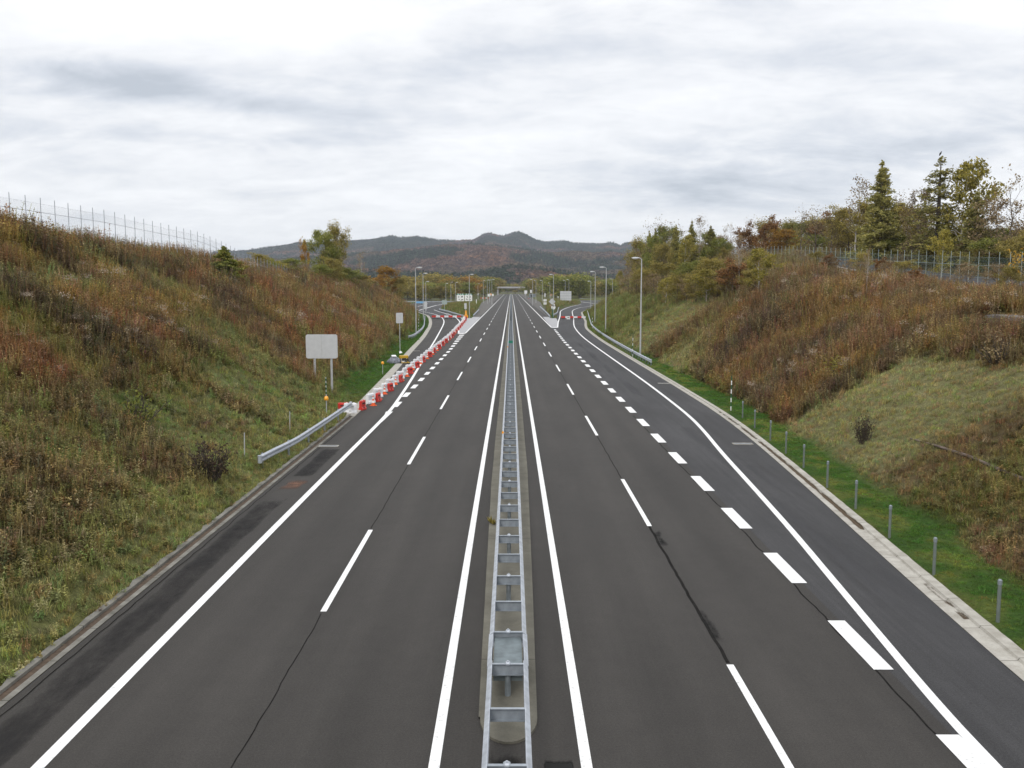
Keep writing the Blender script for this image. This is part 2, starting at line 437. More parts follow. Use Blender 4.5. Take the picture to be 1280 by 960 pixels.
def plantcol(x, y):
    """natural colour of the plant cover; returns rgb, tallness 0..1, lush 0..1"""
    x = np.asarray(x, float); y = np.asarray(y, float)
    dl, dr = zone(x, y)
    n1 = fbm(x, y, 7, 21); n2 = fbm(x, y, 2.6, 33); n3 = fbm(x, y, 14, 41); n4 = fbm(x, y, 1.1, 55, 3)
    rgb = np.zeros(x.shape + (3,)); rgb[:] = C_OLIVE
    tall = np.full(x.shape, 0.3)
    def blend(w, c, t=None):
        nonlocal rgb, tall
        w = np.clip(w, 0, 1)
        rgb = rgb * (1 - w[..., None]) + c * w[..., None]
        if t is not None: tall = tall * (1 - w) + t * w
    L = dl > 0
    z = np.clip(dl, 0, 40) / 1.66
    # LEFT: short olive and sage grass low, tall brown, rust and gold weeds higher up
    e0 = y + (n1 - .5) * 10 + z * .4
    j1 = (n1 - .5) * 3.4 + (n2 - .5) * 1.6
    up = np.where(y > 66, sstep(z + j1, 1.3, 2.6), sstep(z + j1, 3.9, 4.9))
    blend(L * 1.0, C_SAGE * .55 + C_OLIVE * .45, 0.12)
    blend(L * sstep(n2, .5, .6) * .6, C_OLIVE, 0.3)
    blend(L * sstep(n1, .5, .6) * .5 * (1 - up), C_GREEN, 0.15)
    gp = L * sstep(e0, 35, 40) * (1 - sstep(y, 58, 66)) * (1 - sstep(z + j1 * .6, 3.4, 4.2))
    blend(gp * .85, C_SAGE * .72 + C_GREEN * .35, 0.0)
    blend(gp * sstep(n2, .52, .62) * .35, C_BROWN, 0.15)
    mx_ = L * (y < 38) * sstep(fbm(x, y, 3.4, 63), .46, .56)
    blend(mx_ * .7, C_BROWN * .85 + C_DARK * .2, 0.5)
    blend(L * sstep(fbm(x, y, 2.4, 66), .56, .62) * .6 * (1 - up), C_BROWN, 0.6)
    blend(L * up, C_BROWN * .35 + C_RUST * .78, 0.9)
    blend(L * up * sstep(fbm(x, y, 4.5, 67), .5, .58) * .75, C_GOLD * .85, 1.0)
    blend(L * up * sstep(fbm(x, y, 6, 88), .50, .58) * .85, C_RUST * np.array((1.12, .95, .85)), 1.0)
    blend(L * up * sstep(fbm(x, y, 7, 68), .55, .62) * .8, C_OLIVE, 0.35)
    blend(L * up * sstep(z, 7.5, 9.5) * sstep(fbm(x, y, 6, 77), .53, .6) * .9, C_SAGE * .85, 0.1)
    blend(L * up * sstep(fbm(x, y, 4, 78), .56, .62) * .8, C_DARK * 1.3, 0.8)
    st = vnoise(y + x * .5, x * .08, 6.5, 61)
    blend(L * (y > 62) * sstep(st, .56, .72) * .85 * (1 - sstep(z, 5.5, 8)), C_SAGE * .7 + C_GREEN * .4, 0.05)
    blend(L * (y < 60) * (1 - sstep(dl + (n2 - .5) * 1.5, 1.0, 2.8)) * .8, C_STRAW * .55 + C_GREEN * .55, 0.1)
    lushL = L * (1 - sstep(dl + (n2 - .5) * 2.2, 1.6, 3.6)) * sstep(y, 58, 80)
    blend(lushL, C_LUSH, 0.0)
    # RIGHT: mown brown turf near, pale straw patch, then a stand of tall rusty weeds with a sharp edge
    Rr = dr > 0
    z = np.clip(dr - 2.6, 0, 60) / 1.62
    e1 = y + (n2 - .5) * 3 + (n1 - .5) * 4
    blend(Rr * 1.0, C_BROWN * .8 + C_OLIVE * .15, 0.1)
    blend(Rr * sstep(n2, .5, .58) * .6, C_STRAW * .7, 0.1)
    blend(Rr * sstep(n1, .5, .6) * (y < 40) * .6, C_RUST * .8, 0.2)
    blend(Rr * sstep(fbm(x, y, 4, 81), .54, .62) * (y < 42) * .7, C_OLIVE * .8, 0.2)
    straw = Rr * sstep(e1 + z * .8, 38, 42) * (1 - sstep(z + (n1 - .5) * 2.4, 4.4, 5.3))
    blend(straw, C_STRAW * .55 + C_SAGE * .42, 0.0)
    blend(straw * sstep(n2, .52, .62) * .35, C_BROWN, 0.1)
    rust = Rr * sstep(e1 + z * .2, 54.5, 56.5)
    blend(rust, C_RUST * .85 + C_BROWN * .15, 1.0)
    upp = Rr * (y < 60) * sstep(z + (n1 - .5) * 2.4, 4.4, 5.3)
    blend(upp, C_RUST * .4 + C_BROWN * .55, .9)
    blend(np.maximum(rust, upp) * sstep(fbm(x, y, 3.5, 83), .52, .6) * .6, C_GOLD * .8, 1.0)
    blend(np.maximum(rust, upp) * sstep(fbm(x, y, 5, 84), .54, .62) * .7, C_DARK * 1.4, .9)
    blend(upp * sstep(fbm(x, y, 6, 85), .52, .6) * .8, C_OLIVE, .5)
    fr = Rr * sstep(y - np.minimum(z, 6) * 4.5 + (n1 - .5) * 8, 82, 96)
    blend(fr, C_STRAW * .3 + C_OLIVE * .4 + C_BROWN * .2, .15)
    st = vnoise(y - x * .55, x * .08, 6.5, 71)
    blend(fr * sstep(st, .5, .66) * .8, C_STRAW * .5 + C_SAGE * .45, .0)
    blend(fr * sstep(1 - st, .58, .74) * .85, C_RUST * .45 + C_BROWN * .5, .8)
    blend(fr * sstep(y, 125, 165) * (1 - sstep(z, 4.5, 8)) * .6, C_GREEN, .1)
    blend(fr * sstep(z, 5.5, 8.5) * .6, C_BROWN, .7)
    lushR = Rr * (1 - sstep(dr + (n2 - .5) * 1.6, 2.1, 2.8)) * (1 - sstep(y, 105, 140) * .6)
    blend(lushR, C_LUSH, 0.0)
    blend(lushR * sstep(n4 * .5 + n2 * .5, .47, .58) * np.where(dr < 1.6, .85, .35), np.array((0.135, 0.16, 0.04)), 0.0)
    # islands and fields far off
    li = interp(LINNER, y); ri = interp(RINNER, y)
    isl = ((x > li) & (x < -8) & (y > 250) & (y < 600)) 
    blend(isl * 1.0, C_BROWN * .6 + C_GREEN * .5, .6)
    blend(isl * sstep(n1, .48, .58) * 1.0, C_GREEN, .4)
    isr = ((x < ri) & (x > 8) & (y > 250) & (y < 600))
    blend(isr * 1.0, C_GREEN * .7 + C_STRAW * .2, .4)
    blend(isr * sstep(n1, .5, .6) * .6, C_BROWN, .6)
    fld = ((y > 340) & ((x > 40) | (x < -60))) | (y > 600)
    blend(fld * 1.0, C_GREEN * .6 + C_STRAW * .35, .2)
    blend(fld * sstep(n3, .5, .6) * .6, C_BROWN, .4)
    v = 0.82 + 0.36 * n4 + (n2 - .5) * .3
    return rgb * v[..., None], tall, np.maximum(lushL, lushR)

# ------------------------------------------------------------------ terrain sheet
def build_terrain():
    xs = np.concatenate([np.linspace(-6000, -700, 14), np.linspace(-600, -130, 14), np.linspace(-120, -62, 20), np.arange(-60, -8, 0.5),
                         np.linspace(-8, 8, 5), np.arange(8.5, 72, 0.5), np.linspace(74, 150, 26), np.linspace(165, 600, 14), np.linspace(700, 6000, 14)])
    ys = np.concatenate([np.linspace(-40, -12, 6), np.arange(-10, 130, 0.75), np.arange(131, 420, 1.6), np.linspace(430, 700, 40), np.linspace(720, 1500, 20), np.linspace(1600, 9000, 12)])
    X, Y = np.meshgrid(xs, ys)
    Z = ground(X, Y)
    nx, ny = len(xs), len(ys)
    V = np.stack([X.ravel(), Y.ravel(), Z.ravel()], 1)
    i = np.arange(nx - 1); j = np.arange(ny - 1)
    I, J = np.meshgrid(i, j)
    a = (J * nx + I).ravel()
    Fc = np.stack([a, a + 1, a + nx + 1, a + nx], 1)
    me = bpy.data.meshes.new('ground')
    me.vertices.add(len(V)); me.vertices.foreach_set('co', V.ravel())
    me.loops.add(Fc.size); me.loops.foreach_set('vertex_index', Fc.ravel().astype(np.int32))
    me.polygons.add(len(Fc)); me.polygons.foreach_set('loop_start', np.arange(0, Fc.size, 4, dtype=np.int32))
    me.polygons.foreach_set('use_smooth', np.ones(len(Fc), bool))
    me.update(calc_edges=True)
    c, t, l = plantcol(X.ravel(), Y.ravel())
    ca = me.attributes.new('cover', 'FLOAT_COLOR', 'POINT')
    ca.data.foreach_set('color', np.concatenate([c, np.ones((len(c), 1))], 1).ravel())
    m, t, b, o = nt('soil_and_turf')
    at_ = t.nodes.new('ShaderNodeAttribute'); at_.attribute_name = 'cover'
    g = t.nodes.new('ShaderNodeNewGeometry').outputs['Position']
    n = noise_node(t, g, 3.0, 8, 0.75)
    n2 = noise_node(t, g, 14, 4, 0.75)
    cc = mix(t, 1.0, at_.outputs['Color'], ramp(t, n, .3, .45, .7, 1.05), 'MULTIPLY')
    cc = mix(t, 1.0, cc, ramp(t, n2, .3, .5, .7, 1.1), 'MULTIPLY')
    t.links.new(cc, b.inputs['Base Color']); b.inputs['Roughness'].default_value = 0.95; b.inputs['Specular IOR Level'].default_value = 0.05
    bp = t.nodes.new('ShaderNodeBump'); bp.inputs['Strength'].default_value = 0.8; bp.inputs['Distance'].default_value = 0.15
    t.links.new(n, bp.inputs['Height']); t.links.new(bp.outputs['Normal'], b.inputs['Normal'])
    me.materials.append(m)
    ob = bpy.data.objects.new('ground', me); COL.objects.link(ob)
    return tag(ob, kind='structure')
build_terrain()

def gz(x, y): return float(ground(np.array([x]), np.array([y]))[0])

# ------------------------------------------------------------------ roads
def yrange(a, b, s=4.0): return list(np.arange(a, b, s)) + [b]
mb = MB()
ys = yrange(-14, 1150, 12)
mb.ribbon([(-8.9 if y < 500 else -10.4, y, 0) for y in ys], [(8.32 if y < 190 else (8.32 + (y - 190) * .04 if y < 240 else 10.4), y, 0) for y in ys])
struct('highway_road', mb, M['asphalt'])
mb = MB()
ys = yrange(-14, 250)
mb.ribbon([(float(interp(LIN, y)), y, -0.004) for y in ys], [(-8.6, y, -0.004) for y in ys])
struct('left_shoulder', mb, M['asphalt'])
mb = MB()
mb.ribbon([(8.1, y, -0.004) for y in ys], [(float(interp(RIN, y)), y, -0.004) for y in ys])
struct('merging_lane', mb, M['asphalt_new'])
# ramps
mb = MB(); ys = yrange(246, 520)
mb.ribbon([(float(interp(LIN, y)), y, -0.004) for y in ys], [(float(interp(LINNER, y)), y, -0.004) for y in ys])
struct('exit_ramp', mb, M['asphalt_new'])
mb = MB(); ys = yrange(246, 640)
mb.ribbon([(float(interp(RINNER, y)), y, -0.004) for y in ys], [(float(interp(RIN, y)), y, -0.004) for y in ys])
struct('entry_ramp', mb, M['asphalt_new'])
mb = MB()
for s in (-1, 1):
    ys = yrange(250, 1100)
    a = [(s * 8.5, y, -0.008) for y in ys]; b = [(s * float(SB(y)), y, -0.008) for y in ys]
    if s > 0: a, b = b, a
    mb.ribbon(b, a)
struct('worn_shoulder', mb, M['asphalt_old'])
mb = MB()
mb.poly([(-110, 478, .012), (-26, 486, .012), (-26, 497, .012), (-110, 489, .012)])
mb.poly([(-34, 300, .0), (-24, 330, .0), (-26, 400, .0), (-34, 400, .0)])
struct('local_road', mb, M['asphalt_new'])
mb = MB()
mb.poly([(34, 560, .06), (120, 600, .06), (120, 614, .06), (34, 574, .06)])
struct('crossing_road', mb, M['asphalt_old'])

# gore slabs
mb = MB()
mb.poly([(-9.7, 168.5, .004), (-8.35, 166.6, .004), (-8.45, 200, .004), (-8.75, 262, .004), (-14.6, 262, .004), (-13.6, 250, .004), (-12.5, 235, .004), (-10.95, 192, .004)])
mb.poly([(8.5, 193.5, .004), (9.8, 193.5, .004), (11.4, 223, .004), (12.2, 250, .004), (12.4, 262, .004), (9.0, 262, .004), (8.7, 230, .004)])
struct('gore_pavement', mb, M['concrete_gore'])

# ------------------------------------------------------------------ painted markings
def line_ribbon(mb, pts, w, z=0.008):
    a = []; b = []
    for i, p in enumerate(pts):
        q0 = Vector(pts[max(i - 1, 0)]); q1 = Vector(pts[min(i + 1, len(pts) - 1)])
        d = (q1 - q0).normalized(); n = Vector((-d.y, d.x))
        a.append((p[0] + n.x * w / 2, p[1] + n.y * w / 2, z)); b.append((p[0] - n.x * w / 2, p[1] - n.y * w / 2, z))
    mb.ribbon(a, b)
def smooth_pts(pts, n=3):
    pts = [Vector(p) for p in pts]
    for _ in range(n):
        q = [pts[0]]
        for i in range(len(pts) - 1):
            q.append(pts[i] * .75 + pts[i + 1] * .25); q.append(pts[i] * .25 + pts[i + 1] * .75)
        q.append(pts[-1]); pts = q
    return [tuple(p) for p in pts]
mb = MB()
for x in (-1.36, 1.33):
    line_ribbon(mb, [(x, y) for y in yrange(-12, 1120, 20)], 0.20)
struct('median_edge_lines', mb, M['paint'])
mb = MB()
lp = [(-8.33, -12), (-8.32, 30), (-8.28, 48), (-8.22, 58), (-8.32, 64), (-8.48, 68.4), (-8.82, 76.6), (-9.24, 86.1), (-9.9, 99.5), (-11.06, 123.5), (-12.2, 148), (-13.5, 173.5), (-14.45, 192.2),
      (-15.8, 216.6), (-17.16, 235.2), (-19.32, 257.3), (-21.69, 275.4), (-24.2, 290.0), (-28.2, 309.6), (-33, 332.1), (-36, 352)]
line_ribbon(mb, smooth_pts(lp), 0.24)
line_ribbon(mb, [(-8.40, 166.6), (-8.42, 260), (-8.42, 1120)], 0.24)
gl = [(-9.62, 168.5), (-10.96, 192.2), (-12.4, 223.7), (-13.78, 239.3), (-15.9, 262.2), (-18.9, 284.0), (-22.3, 302.8), (-26.0, 325), (-28.8, 344.6)]
line_ribbon(mb, smooth_pts(gl, 2), 0.26)
mb.poly([(-9.75, 166.8, .008), (-8.3, 166.8, .008), (-8.3, 169.3, .008), (-9.75, 169.3, .008)])
rp = [(8.45, -12), (8.40, 10), (8.52, 15.5), (8.62, 17.8), (8.96, 21.9), (9.35, 26.6), (9.71, 30.8), (10.18, 37.6), (10.72, 46.1), (11.32, 53.3), (11.7, 60), (11.88, 71.8), (11.97, 83),
      (11.97, 96.0), (11.97, 142.2), (12.3, 165), (13.23, 192.2), (14.3, 211), (16.8, 248.0), (18.4, 275), (20.06, 302.8), (21.5, 326), (24.8, 358.1), (28.9, 383.1), (34, 405), (38, 430)]
line_ribbon(mb, smooth_pts(rp), 0.22)
line_ribbon(mb, [(8.42, 192.5), (8.42, 260), (8.42, 1120)], 0.24)
gr = [(9.75, 193.6), (11.4, 223.7), (12.82, 245.8), (14.8, 278.2), (17.19, 324.3), (19.6, 349.0), (24.05, 388.6), (29.4, 424.6), (34.1, 450)]
line_ribbon(mb, smooth_pts(gr, 2), 0.26)
mb.poly([(8.4, 192.2, .008), (9.85, 192.2, .008), (9.85, 194.8, .008), (8.4, 194.8, .008)])
struct('edge_lines', mb, M['paint'])
mb = MB()
for k in range(-1, 55):
    mb.poly([(-4.97, 23.2 + 20 * k, .008), (-4.81, 23.2 + 20 * k, .008), (-4.81, 31.3 + 20 * k, .008), (-4.97, 31.3 + 20 * k, .008)])
    mb.poly([(4.81, 11.8 + 20 * k, .008), (4.97, 11.8 + 20 * k, .008), (4.97, 19.8 + 20 * k, .008), (4.81, 19.8 + 20 * k, .008)])
struct('lane_dashes', mb, M['paint'])
mb = MB()
def dash(x, y0, y1, w=.44):
    mb.poly([(x - w / 2, y0, .012), (x + w / 2, y0, .012), (x + w / 2, y1, .012), (x - w / 2, y1, .012)])
for k in range(0, 29):
    y0 = 13.55 + 5.97 * k
    x = 8.22 if y0 < 140 else 8.22 + (y0 - 140) * .0115
    dash(x, y0, y0 + 3.0)
mb.poly([(-8.1, 56.8, .012), (-8.02, 61.9, .012), (-8.5, 61.9, .012)])
for k in range(0, 17):
    y0 = 62.7 + 6.0 * k
    x = -8.22 if y0 < 120 else -8.22 - (y0 - 120) * .013
    dash(x, y0 + 1.6, y0 + 4.5, .42 if y0 < 120 else .42 + (y0 - 120) * .012)
struct('thick_dashes', mb, M['paint'])
mb = MB()
for pts, w in (([(-34.1, 344.6), (-34, 367), (-34.6, 399.9), (-34.9, 431), (-33.5, 462)], .5), ([(-41.1, 405), (-41, 440), (-43, 474)], .4),
               ([(-90, 485), (-43.3, 481), (-31.8, 487)], .4), ([(39.6, 555), (42, 493), (43.5, 468), (46, 455)], .6), ([(47, 600), (61, 606), (90, 618)], .5)):
    line_ribbon(mb, pts, w, .016)
mb.poly([(-20.4, 288, .008), (-19.6, 288, .008), (-20.0, 294, .008), (-20.8, 294, .008)])
struct('junction_lines', mb, M['paint'])

# stains, seams, patches
def stain(name, x0, x1, y0, y1, mat, z=.0052, edge=(.5, 2.5), lean=0, n=(10, 24), bias=0.0):
    xs = np.linspace(x0, x1, n[0]); ysv = np.linspace(y0, y1, n[1])
    V = []; Mk = []
    for y in ysv:
        for x in xs:
            fx = min((x - x0), (x1 - x)) / edge[0]; fy = min((y - y0), (y1 - y)) / edge[1]
            Mk.append(min(0, min(1, min(fx, fy)) - 1) * 0.6 + bias)
            V.append((x + lean * (y - y0), y, z))
    Fc = [(j * n[0] + i, j * n[0] + i + 1, (j + 1) * n[0] + i + 1, (j + 1) * n[0] + i) for j in range(n[1] - 1) for i in range(n[0] - 1)]
    me = bpy.data.meshes.new(name); me.from_pydata(V, [], Fc)
    a = me.attributes.new('mask', 'FLOAT', 'POINT'); a.data.foreach_set('value', Mk)
    me.materials.append(mat)
    o = bpy.data.objects.new(name, me); COL.objects.link(o)
    return tag(o, kind='structure')
wet = stain_mat('dark_stain', (0.026, 0.025, 0.025), 1.3, .30, .84, (1, .4, 1))
wet2 = stain_mat('tar_stain', (0.020, 0.020, 0.019), 1.7, .30, .62, (1, .5, 1))
rusty = stain_mat('rust_stain', (0.15, 0.085, 0.06), 1.2, .22, .62, (.7, 1, 1))
pale = stain_mat('pale_wear', (0.095, 0.095, 0.10), .7, .35, .95, (1, .12, 1))
stain('shoulder_stain', -10.1, -8.75, 8, 37.5, wet, edge=(.35, 3), bias=.06)
stain('shoulder_stain', -9.95, -8.7, 40.2, 47.6, wet, edge=(.3, .4), bias=.1)
stain('rust_stain', -9.95, -8.65, 37.2, 40.2, rusty, edge=(.4, 1.2))
stain('median_stain', .55, 1.12, 13.2, 15.7, wet2, edge=(.05, .25), bias=.22)
stain('median_stain', -.55, .42, 13.8, 16.3, wet2, edge=(.3, .8), bias=.05)
stain('median_stain', -1.15, -.62, 13.0, 15.6, wet2, edge=(.3, .8), bias=-.04)
stain('seam_stain', 4.60, 5.30, 19.9, 24.6, wet2, edge=(.34, 1.8), bias=.0, z=.0060)
stain('seam_stain', 4.66, 5.30, 28.5, 31.9, wet2, edge=(.30, 1.4), bias=.03, z=.0060)
stain('lane_wear', 9.4, 12.2, 15, 60, pale, z=.0015, edge=(.8, 6), bias=-.05)
stain('lane_wear', 9.0, 11.0, 60, 150, pale, z=.0015, edge=(.8, 12), bias=-.05)
def crack(mb, x, y0, y1, w, seed, amp=.02):
    pts = []
    for i, y in enumerate(np.arange(y0, y1, .35)):
        pts.append((x + amp * (mnoise.noise(Vector((seed, y * .8, 0))) * 2 + mnoise.noise(Vector((seed, y * 3, 5)))), y))
    line_ribbon(mb, pts, w, .0045)
mb = MB()
for k in range(-1, 9):
    crack(mb, -4.9, 31.5 + 20 * k, 43.1 + 20 * k, .028, 3)
    crack(mb, 4.87, 19.9 + 20 * k, 31.8 + 20 * k, .085 if k in (0,) else .035, 8)
crack(mb, 8.02, 12, 60, .045, 15, .035)
crack(mb, -10.05, 12, 55, .03, 19, .03)
struct('pavement_seam', mb, plain('seam_sealant', (0.018, 0.017, 0.016), .97, 0, .3, 3, spec=.03))

# median strip
mb = MB()
def wmed(y): return np.interp(y, [16, 25, 40, 60, 2000], [.56, .66, .80, .82, .80])
ys = [16.25] + yrange(17.2, 1120, 3)
pl = []; pr = []
for i, y in enumerate(ys):
    j = .018 * mnoise.noise(Vector((0, y * 1.3, 3)))
    pl.append((-.06 - wmed(y) + j, y)); pr.append((-.04 + wmed(y) - .02 + j, y))
arc = [(-.05 + .56 * math.cos(a), 17.2 - 1.0 * math.sin(a)) for a in np.linspace(math.pi, 0, 14)]
pl = pl[1:]; pr = pr[1:]
mb.ribbon([(p[0], p[1], .05) for p in pl], [(p[0], p[1], .05) for p in pr])
mb.poly([(p[0], p[1], .05) for p in arc])
mb.ribbon([(p[0], p[1], 0) for p in pl], [(p[0], p[1], .05) for p in pl])
mb.ribbon([(p[0], p[1], .05) for p in pr], [(p[0], p[1], 0) for p in pr])
mb.ribbon([(p[0], p[1], 0) for p in arc], [(p[0], p[1], .05) for p in arc])
struct('median_strip', mb, M['concrete_dark'])

# gutters and kerbs
def rag(y, s, a): return a * mnoise.noise(Vector((s, y * 1.7, 0))) + a * mnoise.noise(Vector((s, y * 6, 0)))
mb = MB(); ys = yrange(-12, 60, .5)
mb.ribbon([(float(interp(LIN, y)) - .16, y, .012) for y in ys], [(float(interp(LIN, y)), y, .012) for y in ys])
struct('left_gutter_edge', mb, M['concrete_old'])
mb = MB()
mb.ribbon([(float(interp(LIN, y)) - .34, y, .006) for y in ys], [(float(interp(LIN, y)) - .155, y, .006) for y in ys])
struct('left_gutter_channel', mb, M['debris'])
mb = MB()
mb.ribbon([(float(interp(LIN, y)) - .48 + rag(y, 2, .16), y, .10) for y in ys], [(float(interp(LIN, y)) - .33, y, .08) for y in ys])
mb.ribbon([(float(interp(LIN, y)) - .33, y, .08) for y in ys], [(float(interp(LIN, y)) - .33, y, .0) for y in ys])
struct('left_kerb', mb, M['concrete_old'])
mb = MB(); ys = yrange(59.5, 420, 2)
mb.ribbon([(float(lout(y)), y, .07) for y in ys], [(float(interp(LIN, y)), y, .02) for y in ys])
mb.ribbon([(float(lout(y)), y, -.1) for y in ys], [(float(lout(y)), y, .07) for y in ys])
struct('exit_ramp_gutter', mb, M['concrete'])
mb = MB(); ys = yrange(-12, 420, .5)
mb.ribbon([(float(interp(RIN, y)), y, .012) for y in ys], [(float(interp(RIN, y)) + float(rout(y) - interp(RIN, y)) * .55, y, .016) for y in ys])
struct('merging_lane_gutter', mb, M['concrete'])
mb = MB()
def rk(y): return float(rout(y)) + (rag(y, 7, .035) if y < 60 else 0)
a = [(float(interp(RIN, y)) + float(rout(y) - interp(RIN, y)) * .55, y, .016) for y in ys]
a2 = [(float(interp(RIN, y)) + float(rout(y) - interp(RIN, y)) * .60, y, .075) for y in ys]
b = [(rk(y), y, .085) for y in ys]; c = [(rk(y), y, -.1) for y in ys]
mb.ribbon(a, a2); mb.ribbon(a2, b); mb.ribbon(b, c)
struct('merging_lane_kerb', mb, M['concrete'])
silt = stain_mat('silt_stain', (0.085, 0.062, 0.04), 2.2, .44, .56, (1, .25, 1), (5, 0, 0))
for y0, y1, bs in ((15.5, 19.5, .0), (22.5, 25.5, -.02), (31, 50, .10), (50, 62, .02)):
    V = []; Mk = []; yy = np.linspace(y0, y1, 30)
    for y in yy:
        for q in (.30, .38, .46, .54, .60):
            w = float(rout(y) - interp(RIN, y))
            V.append((float(interp(RIN, y)) + w * q, y, .022 if q < .55 else .08)); Mk.append(bs - (.3 if q in (.30, .60) else 0) - (.3 if y in (y0, y1) else 0))
    Fc = [(j * 5 + i, j * 5 + i + 1, (j + 1) * 5 + i + 1, (j + 1) * 5 + i) for j in range(29) for i in range(4)]
    me = bpy.data.meshes.new('gutter_silt'); me.from_pydata(V, [], Fc)
    aa = me.attributes.new('mask', 'FLOAT', 'POINT'); aa.data.foreach_set('value', Mk)
    me.materials.append(silt); o = bpy.data.objects.new('gutter_silt', me); COL.objects.link(o); tag(o, kind='structure')

# berm drain and upper access road on the right
mb = MB()
pts = []
for y in yrange(30, 58, 1.5):
    # find where the bank reaches the berm height
    xs_ = np.arange(float(rout(y)) + 8, float(rout(y)) + 22, .1); zz = ground(xs_, np.full(xs_.shape, y))
    w = np.argmax(zz > 6.35); pts.append((xs_[w] + .3, y, zz[w]))
pts_bench = pts
mb.ribbon([(p[0], p[1], p[2] + .28) for p in pts], [(p[0] + 1.0, p[1], p[2] + .34) for p in pts])
mb.ribbon([(p[0], p[1], p[2] - .3) for p in pts], [(p[0], p[1], p[2] + .28) for p in pts])
struct('bench_drain', mb, conc('concrete_drain', (.14, .13, .12), (.24, .23, .22), 1.5))
mb = MB(); mb2 = MB()
ys = yrange(55, 300, 3)
ra = []; rb = []; ka = []
for y in ys:
    z1 = gz(46.3, y) + .22; z2 = max(gz(52, y), z1 - .2) + .35
    ra.append((46.3, y, z1)); rb.append((54.5, y, z2)); ka.append((45.7, y, z1 + .10))
mb.ribbon(ra, rb)
struct('access_road', mb, M['asphalt_new'])
mb2.ribbon(ka, [(46.35, p[1], p[2] + .06) for p in ra]); mb2.ribbon([(p[0], p[1], p[2] - .7) for p in ka], ka)
struct('access_road_edge', mb2, M['concrete'])

# drain grates
def drain(x, y, label):
    r = empty('drain_grate', (x, y, .012), 0, label, 'drain grate')
    m = MB(); m.box((0, -.22, .01), (1.0, .05, .03)); m.box((0, .22, .01), (1.0, .05, .03)); m.box((-.5, 0, .01), (.05, .49, .03)); m.box((.5, 0, .01), (.05, .49, .03))
    m.build('frame', M['concrete'], r)
    m = MB()
    for i in range(18): m.box((-.45 + i * .053, 0, .006), (.016, .40, .02))
    m.build('grating', M['galv'], r)
    m = MB(); m.box((0, 0, -.006), (.96, .44, .008)); m.build('pit', M['dark'], r)
    KIDS.pop(r.name, None)
drain(-9.7, 48.2, 'grey drain grate in the left shoulder beside the dark stain')
drain(12.45, 48.9, 'grey drain grate by the right kerb near the row of green posts')
drain(13.4, 80.2, 'thin grey drain grate across the right shoulder past the striped pole')
drain(-12.6, 121.5, 'thin grey drain grate on the left ramp past the grey bundle')

# ------------------------------------------------------------------ median guardrail (ladder of two rails and cross plates)
def w_profile(h=.35, depth=.08):
    return [(0, -h / 2), (depth * .35, -h / 2 + .02), (depth, -h * .33), (depth, -h * .17), (depth * .2, -h * .06), (depth * .2, h * .06), (depth, h * .17), (depth, h * .33), (depth * .35, h / 2 - .02), (0, h / 2)]
def w_beam(mb, path, side, h=.35, zc=.6, depth=.08, th=.012):
    """corrugated beam that follows a path of (x, y, z); side=+1 bulges to the right of travel"""
    prof = w_profile(h, depth)
    n = len(prof); vs = []; fs = []
    P = [Vector(p) for p in path]
    for i, p in enumerate(P):
        d = (P[min(i + 1, len(P) - 1)] - P[max(i - 1, 0)]); d.z = 0; d.normalize()
        nr = Vector((d.y, -d.x, 0)) * side
        for off in (0, -th):
            for a, b in prof: vs.append(p + nr * (a + off) + Vector((0, 0, zc + b)))
    m2 = 2 * n
    for i in range(len(P) - 1):
        for k in range(n - 1):
            fs.append((i * m2 + k, i * m2 + k + 1, (i + 1) * m2 + k + 1, (i + 1) * m2 + k))
            fs.append((i * m2 + n + k + 1, i * m2 + n + k, (i + 1) * m2 + n + k, (i + 1) * m2 + n + k + 1))
        for k in (0, n - 1):
            fs.append((i * m2 + k, i * m2 + n + k, (i + 1) * m2 + n + k, (i + 1) * m2 + k))
    for i in (0, len(P) - 1):
        for k in range(n - 1): fs.append((i * m2 + k, i * m2 + k + 1, i * m2 + n + k + 1, i * m2 + n + k))
    mb.add(vs, fs)

med = empty('median_guardrail', (0, 12, 0), 0, 'galvanised ladder-like guardrail of two rails and cross plates down the middle of the highway', 'guardrail')
XC = -.07
for s in (-1, 1):
    mb = MB()
    Y0, Y1 = (8.0, 1100)
    seg = [Y0, 18.25] ; 
    w_beam(mb, [(XC + s * .33, y - 12, 0) for y in (8.0, 18.2)], s, .35, .60)
    w_beam(mb, [(XC + s * .33, y - 12, 0) for y in (19.75, 1100)], s, .35, .60)
    w_beam(mb, [(XC + s * .345, y - 12, 0) for y in (18.1, 19.85)], s, .33, .585)
    mb.build('rail', M['galv'], med)
n = 0; rest_p = MB(); rest_c = MB(); rest_b = MB()
mbp = MB(); mbp.lathe((0, 0, 0), [(.062, -.02), (.062, .72)], 10)
post_o = None; bar_o = None; 
ys = [14.1 + 2 * k if k < 2 else (19.85 + 2 * (k - 3) if k > 2 else 18.1) for k in range(545)]
